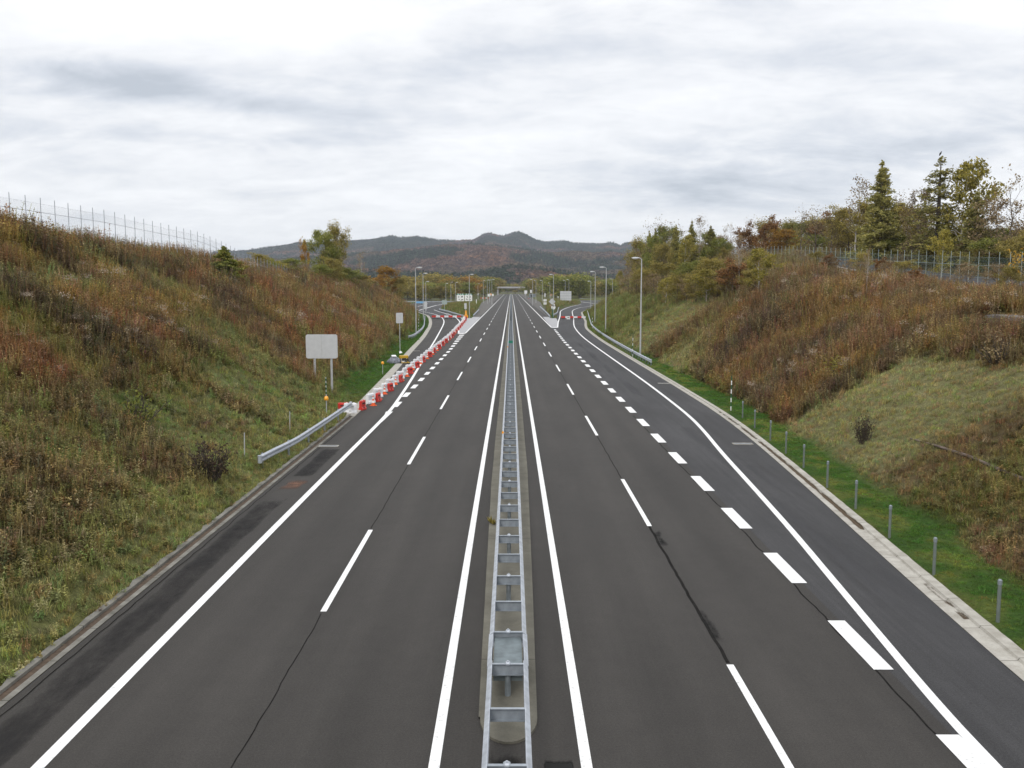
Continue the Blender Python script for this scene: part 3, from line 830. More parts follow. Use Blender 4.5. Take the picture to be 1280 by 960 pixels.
for k, y in enumerate(ys):
    cap = (k % 2 == 1) if k > 2 else k in (0, 2)
    if k < 100:
        if bar_o is None:
            m = MB()
            m.box((0, 0, -.12), (.64, .012, .24)); m.box((0, -.035, 0), (.66, .07, .012)); m.box((0, -.03, -.235), (.64, .06, .012))
            m.box((0, .03, -.06), (.66, .045, .012))
            bar_o = m.build('cross_plate', M['galv_mid'], med); bar_o.location = (XC, y - 12, .76)
        else:
            c = bar_o.copy(); COL.objects.link(c); c.parent = med; c.location = (XC, y - 12, .76)
        if cap:
            if post_o is None:
                post_o = mbp.build('post', M['galv_dark'], med); post_o.location = (XC, y - 12 + .06, .03)
                m = MB(); m.box((0, -.02, 0), (.10, .13, .05), bev=.02); m.lathe((0, -.02, .02), [(.02, 0), (.02, .03)], 8)
                cp = m.build('bolt_cap', M['galv'], post_o); cp.location = (0, -.06, .745)
                KIDS[post_o.name] = [cp]
            else:
                c = post_o.copy(); COL.objects.link(c); c.parent = med; c.location = (XC, y - 12 + .06, .03)
                c2 = cp.copy(); COL.objects.link(c2); c2.parent = c
    else:
        rest_c.box((XC, y - 12, .65), (.64, .012, .24)); rest_c.box((XC, y - 12 - .03, .765), (.66, .07, .012))
        if cap: rest_p.box((XC, y - 12, .36), (.11, .11, .70))
tag(rest_c.build('cross_plates_far', M['galv_dark'], med), kind='stuff'); tag(rest_p.build('posts_far', M['galv_dark'], med), kind='stuff')
# closed splice box between two sections
m = MB(); m.box((XC, 18.98 - 12, .50), (.60, 1.60, .30)); m.build('splice_box', plain('splice_steel', (.15, .18, .19), .6, .3, .25, 4), med)
m = MB(); m.box((XC - .37, 47.8 - 12, .82), (.05, .02, .14)); m.box((XC - .37, 47.8 - 12, .80), (.10, .015, .10)); m.build('reflector', M['amber'], med)
m = MB(); m.box((XC - .37, 117 - 12, .85), (.09, .02, .16)); m.build('reflector', M['amber'], med)
m = MB(); m.box((XC, 126 - 12, .95), (.62, .03, .35)); m.box((XC, 126 - 12.02, .6), (.08, .05, .7)); m.build('antiglare_plate', M['green_sign'], med)

# weed on the median strip
def sprig(mb, c, h, n, seed, w=.02):
    r = random.Random(seed)
    for i in range(n):
        a = r.random() * 6.28; l = h * (.5 + r.random() * .6); t = .3 + r.random() * .9
        d = Vector((math.cos(a) * t, math.sin(a) * t, 1)).normalized(); p = Vector(c) + d * l
        s_ = Vector((-math.sin(a), math.cos(a), 0)) * w * (.5 + r.random())
        mid = Vector(c) + d * l * .5
        mb.add([Vector(c), mid + s_, p, mid - s_], [(0, 1, 2, 3)])
mb = MB(); sprig(mb, (-.72, 32.0, .05), .28, 40, 4, .03); sprig(mb, (-.62, 31.8, .05), .2, 24, 5, .03)
tag(mb.build('weed_tuft', M['leaf_olive']), 'small green weed growing from the median concrete left of the rail', 'weed')

# ------------------------------------------------------------------ roadside guardrails
def guardrail(name, path, side, label, post_step=2.0, h=.7, wide=.35, gap=.10):
    P = smooth_pts([(p[0], p[1]) for p in path], 2)
    P3 = [(p[0], p[1], 0) for p in P]
    r = empty(name, (P3[0][0], P3[0][1], 0), 0, label, 'guardrail')
    loc = Vector(r.location)
    zs = [max(0.0, min(.12, gz(p[0], p[1]))) for p in P3]
    Q = [(p[0] - loc.x, p[1] - loc.y, z) for p, z in zip(P3, zs)]
    m = MB(); w_beam(m, Q, side, wide, h - wide / 2, .085); m.build('rail', M['galv'], r)
    m = MB()
    for e, d in ((0, -1), (len(Q) - 1, 1)):
        q = Vector(Q[e]); m.tube([q + Vector((0, 0, h - wide)), q + Vector((0, 0, h))], .09, 10)
    m.build('end_cap', M['galv'], r)
    acc = 0; nxt = .6; cnt = 0
    po = None
    for i in range(len(Q) - 1):
        a = Vector(Q[i]); b = Vector(Q[i + 1]); L = (b - a).length
        while nxt <= acc + L:
            p = a.lerp(b, (nxt - acc) / L); d = (b - a).normalized(); nr = Vector((d.y, -d.x, 0)) * side
            q = p - nr * gap
            if po is None:
                m = MB(); m.lathe((0, 0, 0), [(.057, -.6), (.057, h - .02), (.03, h + .01)], 8); m.box((nr.x * gap * .5, nr.y * gap * .5, h - wide / 2), (.09, .07, .08))
                po = m.build('post', M['galv_dark'], r); po.location = q
            else:
                c = po.copy(); COL.objects.link(c); c.parent = r; c.location = q
            nxt += post_step; cnt += 1
            if cnt > 90: nxt += 1e9
        acc += L
    return r
guardrail('guardrail', [(-11.25, 40.6), (-11.05, 43), (-10.9, 47), (-10.8, 53), (-10.72, 61)], 1, 'short galvanised guardrail with a curled end beside the left shoulder, below the wide blank sign', 4.0, .80, .35)
guardrail('guardrail', [(-16.3, 146), (-15.9, 150), (-16.3, 160), (-16.9, 175), (-18.1, 192), (-19.4, 206), (-21.2, 226), (-23.4, 250)], 1, 'galvanised guardrail curving along the left ramp in front of the lamp post', 2.0)
guardrail('guardrail', [(14.95, 98), (14.9, 103), (14.95, 120), (15.1, 140), (15.6, 165), (16.6, 190), (18.0, 209), (20.3, 240), (22.6, 270), (25.2, 305)], -1, 'long galvanised guardrail curving along the outer kerb of the right ramp', 2.0)
guardrail('guardrail', [(-13.0, 254), (-15.8, 270), (-18.9, 292), (-22.6, 314), (-26, 334)], -1, 'galvanised guardrail on the inner side of the left ramp, edging the weedy island', 2.0)
guardrail('guardrail', [(11.4, 252), (11.9, 262), (14.2, 282), (17.0, 335), (19.8, 375), (26.0, 432), (33.5, 478), (38, 520)], 1, 'galvanised guardrail on the inner side of the right ramp, edging the green island', 2.0)
guardrail('guardrail', [(-10.7, 262), (-11.0, 290), (-11.4, 326)], 1, 'short guardrail between the left gore and the highway shoulder', 2.0)
guardrail('guardrail', [(10.6, 252), (11.3, 310), (11.8, 378)], -1, 'straight guardrail between the right gore and the highway shoulder', 2.0)
guardrail('guardrail', [(46, 620), (62, 625), (90, 634)], -1, 'far guardrail along the crossing road beyond the right ramp', 4.0, .9, .5)
guardrail('guardrail', [(-80, 500), (-43, 499), (-30, 502)], -1, 'far guardrail along the local road beyond the left ramp', 4.0, .9, .5)

# ------------------------------------------------------------------ street lamps
lamp_proto = {}
def lamp(x, y, h, to, label, group='street lamps around the junction', z=0.0, mat=None):
    """to = +1 head reaches right, -1 left"""
    r = empty('street_lamp', (x, y, z), 0, label, 'street lamp', group)
    key = (round(h, 1), to)
    if key not in lamp_proto:
        m = MB(); m.tube([(0, 0, -.3), (0, 0, h * .3), (0, 0, h - .15)], [.115, .10, .06], 10); p1 = m.build('pole', M['galv_lamp'], r)
        m = MB(); m.lathe((0, 0, 0), [(.19, -.1), (.19, .05), (.13, .08)], 10); m.box((0, -.13, 1.0), (.12, .03, .5)); p2 = m.build('base', M['galv_lamp'], r)
        m = MB(); m.tube([(0, 0, h - .2), (to * .12, 0, h - .02), (to * .5, 0, h + .04)], .05, 8); p3 = m.build('arm', M['galv_lamp'], r)
        m = MB()
        prof = [(-.50, .05, .05), (-.35, .13, .12), (0, .2, .17), (.3, .17, .13), (.48, .06, .05)]
        vs = []; fs = []
        for a, wy, hz in prof:
            for k in range(10):
                t = 2 * math.pi * k / 10
                vs.append((to * (.75 + a), wy * math.cos(t), h + .03 + hz * math.sin(t) * (.55 if math.sin(t) < 0 else .8)))
        for i in range(4):
            for k in range(10): j = (k + 1) % 10; fs.append((i * 10 + k, i * 10 + j, i * 10 + 10 + j, i * 10 + 10 + k))
        fs += [tuple(range(10)), tuple(range(40, 50))]
        m.add(vs, fs); p4 = m.build('lamp_head', M['white_plate'], r)
        m = MB(); m.box((to * .8, 0, h - .06), (.6, .26, .04), bev=.03); p5 = m.build('lens', M['white_paint'], p4)
        lamp_proto[key] = [p1, p2, p3, (p4, p5)]
    else:
        for p in lamp_proto[key]:
            if isinstance(p, tuple):
                c = p[0].copy(); COL.objects.link(c); c.parent = r
                d = p[1].copy(); COL.objects.link(d); d.parent = c
            else:
                c = p.copy(); COL.objects.link(c); c.parent = r
    return r
lamp(15.85, 112.7, 11.9, -1, 'tall grey street lamp at the near end of the right guardrail')
lamp(16.9, 164.7, 11.9, -1, 'tall grey street lamp behind the right guardrail, second from the near end')
lamp(19.2, 211.4, 11.9, -1, 'tall grey street lamp at the right ramp bend, before a second lamp')
lamp(-17.3, 167.5, 11.9, 1, 'tall grey street lamp at the left ramp, nearest one on the left')
lamp(-22.6, 237.3, 11.9, 1, 'tall street lamp at the bend of the left ramp beside its far guardrail')
lamp(-11.6, 256.1, 11.9, 1, 'tall street lamp at the tip of the left island above the gore')
lamp(11.7, 256.1, 11.9, -1, 'tall street lamp at the tip of the right island above the gore')
far_lamps = [(534.3, 352, 330, 1, 10.4, 'lamp head showing just right of and below the second left lamp'),
    (558.6, 354.4, 510, 1, 10.4, 'street lamp beyond the left ramp, left of the two white boards'),
    (565, 352.6, 470, 1, 11, 'street lamp beyond the left ramp close beside the white boards'),
    (570.7, 352.9, 500, 1, 11, 'street lamp rising behind the left one of the two white boards'),
    (598.5, 354.4, 640, 1, 11, 'shortest far street lamp on the left side of the highway'),
    (605.5, 350.4, 500, 1, 12.1, 'slim far street lamp left of the three reddish lamps'),
    (610.5, 350, 480, 1, 12.1, 'far left-side street lamp, leftmost of a close trio'),
    (613.4, 350, 520, 1, 12.5, 'far left-side street lamp in the middle of a close trio'),
    (616.4, 349.6, 440, 1, 12, 'far left-side street lamp, rightmost of a close trio by the highway'),
    (664.2, 349.2, 430, -1, 12, 'far street lamp closest to the highway on the right'),
    (668.6, 350.5, 500, -1, 12.1, 'faint far street lamp just right of the one closest to the highway'),
    (676.5, 350.5, 480, -1, 12, 'far right street lamp left of the white disc signs'),
    (686.2, 353.8, 560, -1, 11, 'short far street lamp behind the tan board on the right'),
    (705.2, 350.3, 500, -1, 12.1, 'left one of the two far lamps behind the big grey panel'),
    (709.8, 349.2, 480, -1, 12.3, 'right one of the two far lamps behind the big grey panel'),
    (736.6, 351.4, 330, -1, 10.5, 'shorter street lamp left of the tall one at the right ramp bend'),
    (764.2, 348.3, 440, -1, 12.3, 'far street lamp standing in the green field right of the ramp'),
    (775, 354, 560, -1, 11, 'faint far lamp between the green field and the wooded bank')]
for u, v, Y, to, h, lb in far_lamps:
    x, z = at(u, v, Y)
    lamp(x - to * .6, Y, h, to, lb, z=min(0, z - h) if z - h < 0 else 0.0)

# ------------------------------------------------------------------ blank sign backs
def sign_back(x, y, zb, w, h, posts, label, name='road_sign', board=None, th=.04, rz=0, ptop=None):
    r = empty(name, (x, y, 0), rz, label, 'sign')
    m = MB(); m.box((0, 0, zb + h / 2), (w, th, h)) if w < .3 else None
    if w >= .3:
        # rounded board
        m = MB(); rad = min(.16, w * .12); pts = []
        for cx, cz, a0 in ((w / 2 - rad, zb + h - rad, 0), (-w / 2 + rad, zb + h - rad, 90), (-w / 2 + rad, zb + rad, 180), (w / 2 - rad, zb + rad, 270)):
            for k in range(6):
                a = R(a0 + k * 18); pts.append((cx + rad * math.cos(a), cz + rad * math.sin(a)))
        n = len(pts)
        m.add([(p[0], -th / 2, p[1]) for p in pts] + [(p[0], th / 2, p[1]) for p in pts],
              [tuple(range(n)), tuple(range(2 * n - 1, n - 1, -1))] + [(i, n + i, n + (i + 1) % n, (i + 1) % n) for i in range(n)])
    m.build('board', board or M['white_plate'], r)
    for i, px in enumerate(posts):
        g = gz(x + px, y)
        m = MB(); m.tube([(px, th / 2 + .07, g - .4), (px, th / 2 + .07, ptop or zb + h * .9)], .05 if w < 1.6 else .085, 10); m.build('post', M['galv_lamp'], r)
    return r
# wide blank sign with two posts: rebuilt so that both feet stand on the bank
x0, z1 = at(402.5, 448, 68); xt, z2 = at(402.5, 418, 68)
r = sign_back(x0, 68, z1, 39.5 / 1150 * 68, z2 - z1, [-.56, .68], 'wide blank white sign board seen from the back on two posts on the left bank')
m = MB(); W = 39.5 / 1150 * 68
m.box((0, -.026, z1 + (z2 - z1) / 2), (.02, .012, z2 - z1 - .04)); m.box((-W * .0, -.026, z1 + .0 + (z2 - z1) * .40), (W * .0 + .02, .012, .02))
m.build('seam', M['galv_lamp'], r)
x0, z1 = at(499.5, 404, 117); xt, z2 = at(499.5, 391, 117)
sign_back(x0, 117, z1, 8.6 / 1150 * 117, z2 - z1, [0], 'small blank upright white sign on one thin post at the foot of the left bank')
x0, z1 = at(532, 386.5, 300); xt, z2 = at(532, 377, 300)
sign_back(x0, 300, z1, 3.8 / 1150 * 300, z2 - z1, [0], 'narrow white sign back behind the lamps at the left ramp bend')
x0, z1 = at(555.5, 380.5, 330); xt, z2 = at(555.5, 375.2, 330)
sign_back(x0, 330, z1, 6.2 / 1150 * 330, z2 - z1, [0], 'pale grey-green square sign at the inner guardrail of the left ramp', board=plain('pale_green_board', (.32, .38, .36), .5))
# stacked white marker panel over an amber warning stand at the left gore
x0, z1 = at(581.9, 386.3, 253); _, z2 = at(581.9, 379, 253)
sign_back(x0, 253, z1, 3.0 / 1150 * 253, z2 - z1, [0], 'tall narrow white panel above the amber warning stand at the left gore')
r = empty('warning_stand', (x0 + .2, 251.5, 0), 0, 'amber warning stand of stacked lights at the far end of the barrier row', 'warning light')
m = MB(); m.box((0, 0, .55), (1.1, .25, .5), bev=.05); m.box((-.4, 0, .15), (.12, .5, .3)); m.box((.4, 0, .15), (.12, .5, .3)); m.build('box', M['amber'], r)
m = MB()
for k in range(3): m.lathe((0, 0, .85 + k * .42), [(.30 - k * .04, 0), (.34 - k * .04, .15), (.2, .36)], 10)
m.build('beacon', M['amber'], r)
m = MB(); m.box((0, .1, 1.15), (.1, .08, 2.3)); m.build('post', M['galv_dark'], r)

# two white guide boards with dark lettering strokes
def guide_board(u0, u1, v0, v1, Y, label, seed):
    x0, z1 = at(u0, v1, Y); x1, z2 = at(u1, v0, Y)
    w = x1 - x0; h = z2 - z1
    r = empty('guide_board', ((x0 + x1) / 2, Y, 0), 0, label, 'sign board')
    m = MB(); m.box((0, 0, z1 + h * .42), (w, .12, h * .84)); m.build('board', M['white_paint'], r)
    m = MB(); m.box((0, 0, z1 + h * .93), (w, .10, h * .16)); hd = m.build('header', M['green_sign'], r)
    m = MB(); rr = random.Random(seed)
    for k in range(3): m.box((-w * .3 + k * w * .3, -.06, z1 + h * (.95 + .02 * rr.random())), (w * .17, .02, h * .10))
    m.build('header_marks', M['white_paint'], hd)
    m = MB()
    for row in range(2):
        for k in range(2):
            cx = -w * .2 + k * w * .4; cz = z1 + h * (.60 - row * .36)
            for q in range(5):
                m.box((cx + (rr.random() - .5) * w * .2, -.066 - .002 * q, cz + (rr.random() - .5) * h * .14), (w * (.03 + .14 * rr.random()), .012, h * (.03 + .08 * rr.random())), ry=(rr.random() - .5) * 1.2)
    m.build('lettering', M['dark'], r)
    for s in (-1, 1):
        m = MB(); m.tube([(s * w * .3, .14, -.3), (s * w * .3, .14, z2)], .09, 8); m.build('post', M['galv_lamp'], r)
guide_board(570.9, 580.2, 367.3, 376.6, 430, 'white guide board with a green header, left of the two standing above the left island', 3)
guide_board(581.0, 590.2, 367.3, 376.2, 430, 'white guide board with a green header, right of the two standing above the left island', 9)
x0, z0 = at(589.6, 368.3, 429)
# big grey sign back on the right
x0, z1 = at(700.1, 375.6, 430); x1, z2 = at(714.3, 364, 430)
r = empty('large_sign', ((x0 + x1) / 2, 430, 0), R(-3), 'large ribbed grey sign back standing on the right island', 'sign')
w = x1 - x0
m = MB()
for k in range(7):
    pw = w / 7; m.box((-w / 2 + pw * (k + .5), 0, (z1 + z2) / 2), (pw * .96, .08, z2 - z1))
m.build('board', M['white_plate'], r)
m = MB()
for k in range(3): m.box((0, -.08, z1 + (z2 - z1) * (.2 + .3 * k)), (w, .06, .09))
m.build('brace', M['galv_dark'], r)
for s in (-1, 0, 1):
    m = MB(); m.tube([(s * w * .36, .16, -.3), (s * w * .36, .16, z2)], .1, 8); m.build('post', M['galv_lamp'], r)
# diamond, round and arrow plates at the right gore
def disc(mb, x, z, rr, y=0, n=16, th=.03):
    pts = [(x + rr * math.cos(2 * math.pi * k / n), z + rr * math.sin(2 * math.pi * k / n)) for k in range(n)]
    mb.add([(p[0], y - th, p[1]) for p in pts] + [(p[0], y, p[1]) for p in pts], [tuple(range(n)), tuple(range(2 * n - 1, n - 1, -1))] + [(i, n + i, n + (i + 1) % n, (i + 1) % n) for i in range(n)])
def zat(v, Y): return at(639, v, Y)[1]
x, _ = at(690.2, 377, 270)
r = empty('road_sign', (x, 270, 0), 0, 'grey diamond sign back with a small round plate at the tip of the right island', 'sign')
m = MB(); cz = zat(377, 270); s = .98
m.add([(0, 0, cz - s), (s, 0, cz), (0, 0, cz + s), (-s, 0, cz), (0, .03, cz - s), (s, .03, cz), (0, .03, cz + s), (-s, .03, cz)], [(0, 1, 2, 3), (7, 6, 5, 4), (0, 4, 5, 1), (1, 5, 6, 2), (2, 6, 7, 3), (3, 7, 4, 0)])
m.build('diamond_plate', M['white_plate'], r)
m = MB(); disc(m, -.5, zat(381.8, 270), .28, -.02); m.build('round_plate', M['tan'], r)
m = MB(); m.tube([(0, .08, -.2), (0, .08, cz + .3)], .05, 8); m.build('post', M['galv_dark'], r)
x, _ = at(691.7, 383.5, 251)
r = empty('road_sign', (x, 251, 0), 0, 'round white arrow plate on a stout green post at the right gore tip', 'sign')
m = MB(); cz = zat(384.2, 251); disc(m, 0, cz, .58); m.box((.22, -.015, cz + .6), (.34, .03, .66)); m.build('plate', M['white_paint'], r)
m = MB(); m.box((-.02, -.06, cz + .45), (.12, .02, .6)); m.box((-.25, -.06, cz + .42), (.12, .02, .4)); m.build('arrow', M['dark'], r)
m = MB(); m.tube([(-.15, .08, -.1), (-.15, .08, cz)], .14, 10); m.build('post', M['green_paint'], r)
x, _ = at(681.2, 376, 300)
r = empty('road_sign', (x, 300, 0), 0, 'pair of stacked white arrow plates on one post on the right island', 'sign')
for zc in (zat(375.4, 300), zat(379.2, 300)):
    m = MB(); m.box((-.25, 0, zc), (.42, .03, .75), bev=.0); m.box((.3, 0, zc), (.42, .03, .75)); m.build('plate', M['white_paint'], r)
m = MB(); m.tube([(0, .06, -.2), (0, .06, zat(373.5, 300))], .05, 8); m.build('post', M['galv_dark'], r)
x0, z1 = at(681.2, 370.8, 380); _, z2 = at(681.2, 366.8, 380)
sign_back(x0, 380, z1, .62, z2 - z1, [0], 'small grey sign above the pair of white arrow plates')
x0, z1 = at(689, 370, 400); _, z2 = at(689, 367.3, 400)
sign_back(x0, 400, z1, 1.0, z2 - z1, [-.3, .3], 'small tan board beyond the grey diamond sign', board=M['tan'])
x0, z1 = at(697.6, 372.2, 424); 
sign_back(x0, 424, z1, .5, .75, [0], 'tiny white plate at the left edge of the big grey panel')
x0, z1 = at(595.5, 377.5, 420); _, z2 = at(595.5, 374.2, 420)
r = empty('marker_post', (x0, 420, 0), 0, 'white marker post with a flat foot at the right end of the left island', 'post')
m = MB(); m.box((0, 0, z2 / 2), (.3, .2, z2)); m.build('stem', M['white_paint'], r); m = MB(); m.box((.2, 0, gz(x0, 420) + .12), (1.5, .5, .2)); m.build('foot', M['concrete'], r)
x0, z1 = at(597.8, 368.8, 640); sign_back(x0, 639, z1, .9, 1.1, [0], 'small round-cornered white sign on the shortest far lamp')
# far objects near the highway end
for u, v, w, h, Y, mt, lb in ((657.2, 367, 2.2, 2.4, 700, 'white_paint', 'white square sign far down the right edge of the highway'),
                              (663.7, 366, 1.2, 2.0, 640, 'white_paint', 'narrow white sign in front of the far right lamp'),
                              (611.5, 370.6, 1.9, 1.8, 640, 'white_paint', 'left white panel below the small amber lamp far on the left'),
                              (615.9, 370.2, 1.5, 1.5, 640, 'white_paint', 'right white panel below the small amber lamp far on the left')):
    x0, z1 = at(u, v, Y); sign_back(x0, Y, max(.3, z1), w, h, [0], lb, board=M[mt])
x0, z1 = at(613.2, 368.2, 641)
r = empty('warning_stand', (x0, 641, 0), 0, 'small amber warning light between the white panels far on the left', 'warning light')
m = MB(); m.lathe((0, 0, 2.6), [(.3, 0), (.75, .5), (.75, 1.1), (.3, 1.5)], 10); m.build('beacon', M['amber'], r)
m = MB(); m.tube([(0, 0, 0), (0, 0, 2.7)], .08, 8); m.build('post', M['galv_dark'], r)

# grey utility hut and blue panel far off
x0, _ = at(663, 371, 760)
r = empty('site_hut', (x0 + 1.5, 760, 0), 0, 'small grey site hut far down the right edge of the highway', 'hut')
m = MB(); m.box((0, 0, 1.4), (5, 3, 2.8)); m.build('wall', M['galv_dark'], r)
m = MB(); m.box((0, 0, 2.87), (5.4, 3.4, .16)); m.build('roof', M['white_plate'], r)
m = MB(); m.box((-.8, -1.52, 1.3), (1.0, .06, 1.9)); m.build('door', M['dark'], r)
x0, z0 = at(525.5, 379.4, 470)
r = empty('site_board', (x0, 470, 0), R(4), 'long low light blue board at the far side of the left junction', 'board')
m = MB(); m.box((0, 0, .75), (4.6, .08, .95)); m.build('panel', M['blue_paint'], r)
for s in (-1, 0, 1):
    m = MB(); m.box((s * 1.9, .12, .6), (.1, .1, 1.3)); m.build('post', M['galv_dark'], r)

# ------------------------------------------------------------------ water-filled barriers, cones, boards
def barrier_mesh(m, L=1.0, h=.78, d=.42):
    prof = [(-.5, 0), (-.5, .16), (-.30, .34), (-.30, .9), (-.2, 1), (.2, 1), (.30, .9), (.30, .34), (.5, .16), (.5, 0)]
    prof = [(a * d, b * h) for a, b in prof]; n = len(prof)
    xs = [-L / 2, -L / 2 + .04, L / 2 - .04, L / 2]; sc = [.9, 1, 1, .9]
    vs = [(x, a * s_, b * (s_ * .5 + .5)) for x, s_ in zip(xs, sc) for a, b in prof]
    fs = [tuple(range(n))[::-1], tuple(3 * n + k for k in range(n))]
    for i in range(3):
        for k in range(n): j = (k + 1) % n; fs.append((i * n + k, i * n + j, i * n + n + j, i * n + n + k))
    m.add(vs, fs)
bproto = {}
def barrier(x, y, col, rz, label, group):
    r = empty('water_barrier', (x, y, .0), rz, label, 'barrier', group)
    r.scale = ((.84, .84, .90) if col == 'white_plastic' else (.72, .74, .82)) if y < 200 else (.9, .9, .75)
    if col not in bproto:
        m = MB(); barrier_mesh(m); a = m.build('body', M[col], r)
        m = MB(); m.lathe((-.28, 0, .775), [(.07, 0), (.07, .03), (.03, .05)], 10); m.lathe((.28, 0, .775), [(.07, 0), (.07, .03), (.03, .05)], 10); b = m.build('filler_cap', M[col], r)
        m = MB()
        for s in (-1, 1): m.box((0, s * .135, .55), (.62, .02, .10), bev=.01); m.box((0, s * .17, .2), (.18, .05, .1))
        c = m.build('grip_recess', M['dark' if col != 'white_plastic' else 'white_plate'], r)
        bproto[col] = [a, b, c]
    else:
        for p in bproto[col]:
            c = p.copy(); COL.objects.link(c); c.parent = r
    return r
cproto = []
def cone(x, y, label, group, tilt=0):
    r = empty('traffic_cone', (x, y, .0), tilt, label, 'traffic cone', group)
    if not cproto:
        m = MB(); m.box((0, 0, .025), (.38, .38, .05), bev=.02); a = m.build('base', M['orange_plastic'], r)
        m = MB(); m.lathe((0, 0, .05), [(.145, 0), (.115, .16)], 14); m.lathe((0, 0, .05), [(.085, .32), (.062, .44)], 14); m.lathe((0, 0, .05), [(.04, .56), (.026, .66)], 14); b = m.build('cone', M['orange_plastic'], r)
        m = MB(); m.lathe((0, 0, .05), [(.116, .16), (.086, .32)], 14); m.lathe((0, 0, .05), [(.063, .44), (.041, .56)], 14); c = m.build('band', M['white_paint'], r)
        cproto.extend([a, b, c])
    else:
        for p in cproto:
            c = p.copy(); COL.objects.link(c); c.parent = r
rb = random.Random(5)
barrier(-10.75, 61.0, 'white_plastic', R(4), 'white plastic barrier set crosswise at the end of the left guardrail, nearest of the row', 'barriers closing the left ramp')
barrier(-11.35, 61.7, 'red_plastic', R(20), 'red plastic barrier tucked behind the guardrail end at the grass', 'barriers closing the left ramp')
barrier(-10.25, 62.9, 'red_plastic', R(75), 'red plastic barrier just behind the nearest white barrier', 'barriers closing the left ramp')
nw = nr = 0
Yb = 66.5; k = 0
while Yb < 250:
    x = -10.12 - max(0, Yb - 150) * .019
    if Yb > 229: x -= (Yb - 229) * .03
    wl = 'white plastic barrier, %s white one of the long row from its near end' % ORD[min(nw, 49)]
    barrier(x - .12, Yb, 'white_plastic', R(62 + rb.uniform(-14, 14)), wl, 'barriers closing the left ramp'); nw += 1
    if k % 2 == 0:
        barrier(x + .28, Yb + .9 + rb.uniform(-.3, .3), 'red_plastic', R(70 + rb.uniform(-16, 16)),
                'red plastic barrier, %s red one of the long row from its near end' % ORD[min(nr, 49)], 'barriers closing the left ramp')
        nr += 1
    cone(x + .18 + rb.uniform(-.12, .12), Yb - 1.55 + rb.uniform(-.3, .3), 'orange traffic cone, %s along the barrier row from its near end' % ORD[min(k, 49)], 'cones between the barriers', rb.random())
    Yb += 3.6 if Yb < 160 else 4.8; k += 1
def board_row(xa, xb, y, n, label, sag=False):
    r = empty('barricade', ((xa + xb) / 2, y, 0), 0, label, 'barricade', 'barricades across the ramps')
    w = (xb - xa) / n; x0 = -(xb - xa) / 2
    for i in range(n):
        m = MB(); m.box((x0 + (i + .5) * w, 0, .72), (w * .99, .10, .48), bev=.0); m.build('red_panel' if i % 2 == 0 else 'white_panel', M['red_plastic'] if i % 2 == 0 else M['white_plastic'], r)
    for i in range(n + 1):
        m = MB(); m.box((x0 + i * w, .12, .45), (.07, .07, .9)); m.box((x0 + i * w, .12, .03), (.1, .7, .06)); m.build('stand', M['galv_dark'], r)
    return r
board_row(-21.0, -13.3, 244, 7, 'red and white barricade boards across the left ramp')
r = board_row(12.9, 19.2, 238, 6, 'red and white barricade boards across the right ramp')
m = MB(); m.box((-1.3, -.1, .55), (.9, .04, .75)); m.build('notice', M['white_paint'], r)
m = MB(); m.box((-1.3, -.125, .62), (.5, .02, .16)); m.build('notice_mark', M['dark'], r)
x0, _ = at(660, 372, 560)
r = board_row(-2.6, 2.6, 640, 4, 'pinkish red and white barricade far down the right edge of the highway'); r.location.x = 12.6; r.rotation_euler.z = R(70)
r = board_row(-3, 3, 660, 5, 'red and white barricade far down the left side of the highway'); r.location.x = -19

# grey bundle and yellow two-wheeled machine at the left gutter
bx, by = -13.0, 101
r = empty('tarpaulin_bundle', (bx, by, .1), 0, 'lumpy grey tarpaulin bundle lying on the left gutter beside a yellow cart', 'bundle')
m = MB()
for i, (dx, dy, rr, hh) in enumerate(((0, 0, .55, .75), (.35, .5, .5, .6), (-.3, .4, .45, .5))):
    pr = [(rr * math.cos(t) * (1 + .1 * math.sin(5 * t)), hh * math.sin(t)) for t in np.linspace(0, 1.5, 7)]
    m.lathe((dx, dy, 0), pr, 9)
m.build('cover', M['grey_cloth'], r)
m = MB(); m.box((.1, -.1, .78), (.5, .4, .1), rz=.5, rx=.3); m.build('white_wrap', M['white_plastic'], r)
r = empty('work_cart', (bx + 1.15, by + .6, 0), R(20), 'small yellow two-wheeled work cart standing at the left gutter', 'cart')
m = MB(); m.box((0, .25, .72), (.95, .6, .32), bev=.06); m.build('hopper', M['yellow'], r)
m = MB(); m.tube([(-.35, .5, .3), (-.35, -.7, .15)], .03, 8); m.tube([(.35, .5, .3), (.35, -.7, .15)], .03, 8); m.box((0, -.7, .14), (.9, .25, .06)); m.build('frame', M['yellow'], r)
for s in (-1, 1):
    m = MB(); 
    pts = [(s * .42, .1 + .28 * math.cos(a), .29 + .28 * math.sin(a)) for a in np.linspace(0, 2 * math.pi, 17)]
    m.tube(pts, .05, 6, caps=False); m.tube([(s * .36, .1, .29), (s * .48, .1, .29)], .06, 8); m.build('wheel', M['dark'], r)
m = MB(); m.box((0, .1, .45), (.45, .4, .3)); m.build('engine', M['dark'], r)
# white scraps at the small sign foot
r = empty('plastic_scrap', (-13.6, 112, .35), R(30), 'crumpled white plastic scrap in the grass near the small sign', 'litter')
m = MB(); m.add([(0, 0, 0), (.4, .1, .12), (.55, .45, .02), (.1, .5, .2), (.25, .25, .3)], [(0, 1, 4), (1, 2, 4), (2, 3, 4), (3, 0, 4), (0, 3, 2, 1)]); m.build('sheet', M['white_plastic'], r)

